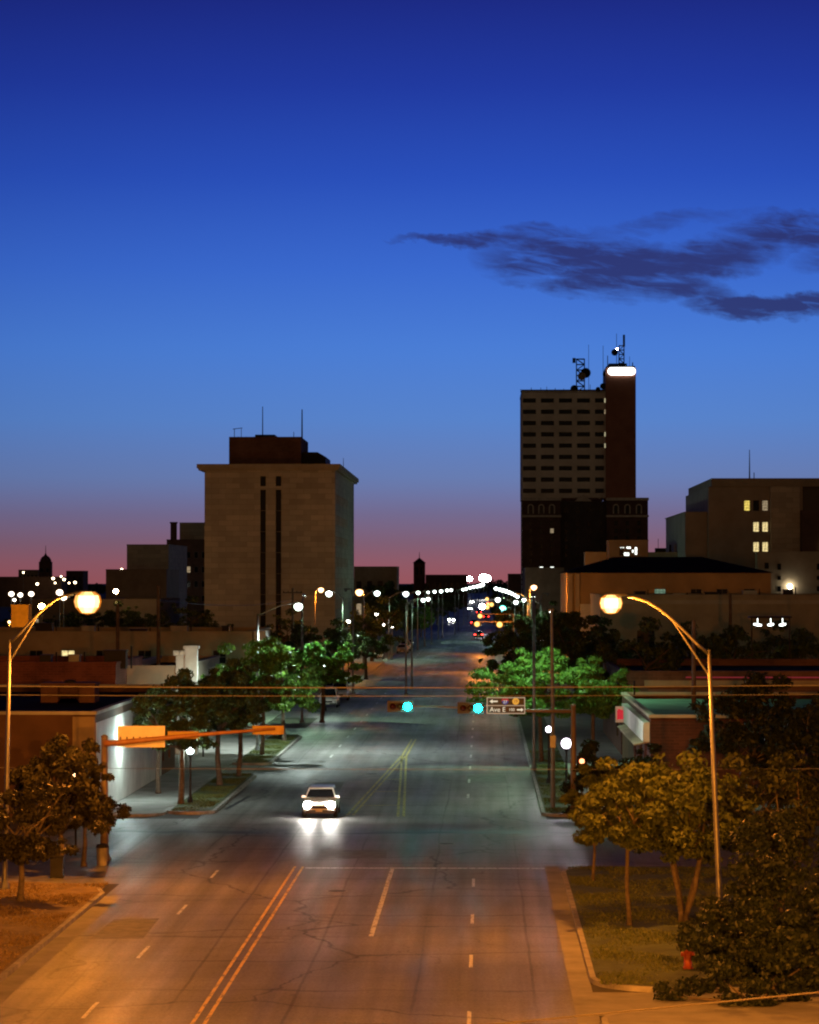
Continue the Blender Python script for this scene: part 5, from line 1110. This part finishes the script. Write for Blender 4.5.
# ------------------------------------------------------------------ cars
def make_car(name, label, paint, kind='hatch', lights='front'):
    t = thing(name, label, 'car')
    st = [(-2.2, .52, .42, .62, .70), (-2.12, .78, .26, .70, .86), (-1.9, .85, .22, .80, .90), (-1.0, .88, .22, .95, .92), (0, .89, .22, .98, .93), (1.4, .88, .24, 1.0, .93), (2.0, .84, .28, .98, .92), (2.15, .74, .38, .90, .9)]
    mb = MB(); ring = 14; vs = []
    for y, w, zb, ztp, _ in st:
        pts = [(0, zb), (w*.8, zb), (w*.97, zb+.12), (w, (zb+ztp)/2), (w*.98, ztp-.12), (w*.9, ztp-.02), (w*.5, ztp+.02), (0, ztp+.03)]
        full = pts+[(-x, z) for x, z in pts[-2:0:-1]]; vs += [(x, y, z) for x, z in full]; ring = len(full)
    n = len(st); fs = [(i*ring+k, i*ring+(k+1) % ring, (i+1)*ring+(k+1) % ring, (i+1)*ring+k) for i in range(n-1) for k in range(ring)]+[tuple(range(ring)), tuple((n-1)*ring+k for k in range(ring))[::-1]]
    mb.add(vs, fs)
    zr = 1.46 if kind == 'hatch' else 1.72; ye = 1.95 if kind != 'pickup' else .55; yr = ye-.35
    # roof and pillars as a shell above the belt line
    b = .97
    cab = [(-.98, b-.05, .80), (-.28, zr-.03, .62), (-.1, zr, .62), (yr, zr, .62), (yr+.12, zr-.04, .61), (ye, b-.02, .76)]
    cv = []
    for y, z, w in cab: cv += [(-w, y, z), (w, y, z)]
    cf = [(2*i, 2*i+1, 2*i+3, 2*i+2) for i in range(5)]
    for i in range(6): pass
    base = len(cv); cv += [(-.80, -.98, b-.08), (.80, -.98, b-.08), (-.76, ye, b-.08), (.76, ye, b-.08)]
    cf += [(0, 2, 4, 6, 8, 10, base+2, base), (1, base+1, base+3, 11, 9, 7, 5, 3), (0, base, base+1, 1), (10, 11, base+3, base+2)]
    mb.add(cv, cf); body = mb.build('body', paint, t, False)
    bv = body.modifiers.new('b', 'BEVEL'); bv.width = .03; bv.segments = 2; bv.limit_method = 'ANGLE'; bv.angle_limit = R(25)
    G = mat('car glass', (.012, .014, .016), .08, .05, 1, 0, 0, .6)
    def quad(nm, pts, m, off):
        p = [Vector(q) for q in pts]; nn = (p[1]-p[0]).cross(p[2]-p[0]).normalized()*off
        f = [q+nn for q in p]; bk = [q-nn*.2 for q in p]; k_ = len(p)
        return MB().add(f+bk, [tuple(range(k_)), tuple(range(k_, 2*k_))[::-1]]+[(i, k_+i, k_+(i+1) % k_, (i+1) % k_) for i in range(k_)]).build(nm, m, t)
    quad('windshield', [(-.72, -.93, b+.01), (.72, -.93, b+.01), (.57, -.31, zr-.07), (-.57, -.31, zr-.07)], G, .012)
    quad('rear_window', [(.66, ye-.02, b+.03), (-.66, ye-.02, b+.03), (-.54, yr+.15, zr-.09), (.54, yr+.15, zr-.09)], G, .012)
    for s in (-1, 1):
        f = lambda y, z: (s*(.80-(z-b)/(zr-b)*.18), y, z)
        q = [f(-.72, b+.03), f(.28, b+.03), f(.28, zr-.09), f(-.2, zr-.09)]; q2 = [f(.36, b+.03), f(ye-.32, b+.03), f(yr-.02, zr-.09), f(.36, zr-.09)]
        for qq in (q, q2): quad('side_window', qq if s > 0 else qq[::-1], G, .012)
        MB().box(s*.86-.1 if s > 0 else -.98, .98 if s > 0 else -.76, -.78, -.66, .93, 1.06).build('mirror', paint, t)
        for yy in (-1.38, 1.32):
            wh = MB().lathe([(.31, -.1), (.33, -.06), (.33, .06), (.31, .1)], 16, (s*.80, yy, .33), 'x').build('wheel', mat('tyre rubber', (.015, .015, .015), .9), t)
            MB().lathe([(.2, 0), (.19, .02), (.06, .04)], 12, (s*.885 if s > 0 else -.905, yy, .33), 'x').build('rim', METAL, wh)
        on = lights in ('front', 'both')
        hm = emit('headlight beam glow', (1, .96, .86), 450) if on else mat('headlight glass', (.5, .5, .5), .1)
        MB().lathe([(.2, 0), (.19, -.05), (.12, -.11), (.01, -.14)], 12, (s*.58, -2.11, .66), 'y', 1.1, .95).build('headlight', hm, t)
        rm = emit('tail light glow', (1, .03, .02), 25) if lights in ('rear', 'both') else mat('tail light plastic', (.25, .01, .01), .3)
        MB().box(s*.70-.12, s*.70+.12, 2.10, 2.17, .72, .88).build('tail_light', rm, t)
    MB().box(-.40, .40, -2.235, -2.18, .48, .62).build('grille', DARKM, t); MB().box(-.78, .78, -2.26, -2.12, .24, .42).build('bumper', mat('dark bumper plastic', (.05, .05, .05), .6), t)
    MB().box(-.17, .17, -2.275, -2.262, .33, .44).build('plate', mat('plate white', (.6, .55, .5), .5), t); MB().box(-.17, .17, 2.155, 2.175, .55, .66).build('plate', MATS['plate white'], t)
    if kind == 'pickup':
        pass
    return t
WPT = mat('white car paint', (.72, .72, .70), .25, .05, 1, 0, 0, .6); GPT = mat('silver car paint', (.35, .36, .37), .3, .05, 1, 0, .4, .6); DPT = mat('dark car paint', (.03, .035, .05), .25, .05, 1, 0, 0, .6)
c1 = make_car('car', 'white hatchback driving towards us with blazing headlights', WPT, 'hatch', 'front'); c1.location = (PX(319, 144.8), 147.0, .012); c1.scale = (.95, .95, .94)
for s in (-1, 1):
    ld = bpy.data.lights.new('headlight_beam', 'SPOT'); ld.energy = 60; ld.color = (1, .93, .8); ld.spot_size = R(50); ld.spot_blend = .9; ld.shadow_soft_size = .1
    lo = bpy.data.objects.new('headlight_beam', ld); C.objects.link(lo); lo.parent = c1; lo.location = (s*.6, -2.36, .66); lo.rotation_euler = (R(90-5), 0, R(180))
pk = make_car('parked_car', 'white van like car parked under the spreading green tree, nearest of the parked row', WPT, 'van', 'none'); pk.location = (PX(329, 272), 272, .012)
p2 = copy_tree(pk, None, 'pale car parked just behind the white van like one', (PX(340, 288), 288, .012), 0)
p3 = make_car('parked_car', 'silver hatchback further back in the row by the pale pavement', GPT, 'hatch', 'none'); p3.location = (-14.9, 300, .012)
tl = make_car('car', 'dark car with red tail lights driving away under the amber signals', DPT, 'hatch', 'both'); tl.location = (PX(478.5, 590), 590, .012); tl.rotation_euler = (0, 0, math.pi)
tl.rotation_euler = (0, 0, 0)
for ch in tl.children:
    if ch.name.startswith('tail_light'): pass
# cars drive away in +Y: rear faces the camera
tl.rotation_euler = (0, 0, math.pi)
hc = copy_tree(c1, None, 'distant car coming towards us, a white point beside the teal signal', (PX(470, 1150), 1150, .012), 0)
for ch in list(hc.children):
    if ch.type == 'LIGHT': bpy.data.objects.remove(ch)
for x, y, lab in ((-2.2, 760, 'distant car driving away, faint red lights left of the others'), (.9, 880, 'distant car driving away near the right kerb'), (-1.4, 1000, 'farthest car driving away down the street')): copy_tree(tl, None, lab, (x, y, .012), math.pi)
for x, y, lab in ((-8.6, 820, 'distant car coming towards us in the outer left lane'), (-5.6, 1500, 'farthest car coming towards us at the end of the street')): copy_tree(hc, None, lab, (x, y, .012), 0)
for i, (x, y, lab) in enumerate(((-15.2, 430, 'parked car by the far left kerb, first beyond the flat topped tree'), (-12.6, 470, 'parked car by the far left kerb under the dark trees'), (-12.6, 486, 'parked car by the far left kerb near the bright green tree'), (-12.7, 510, 'parked car by the far left kerb, last of the row'))):
    copy_tree(p3 if i % 2 else pk, None, lab, (x, y, .13 if i == 0 else .012), 0, 'cars parked along the far left kerb')
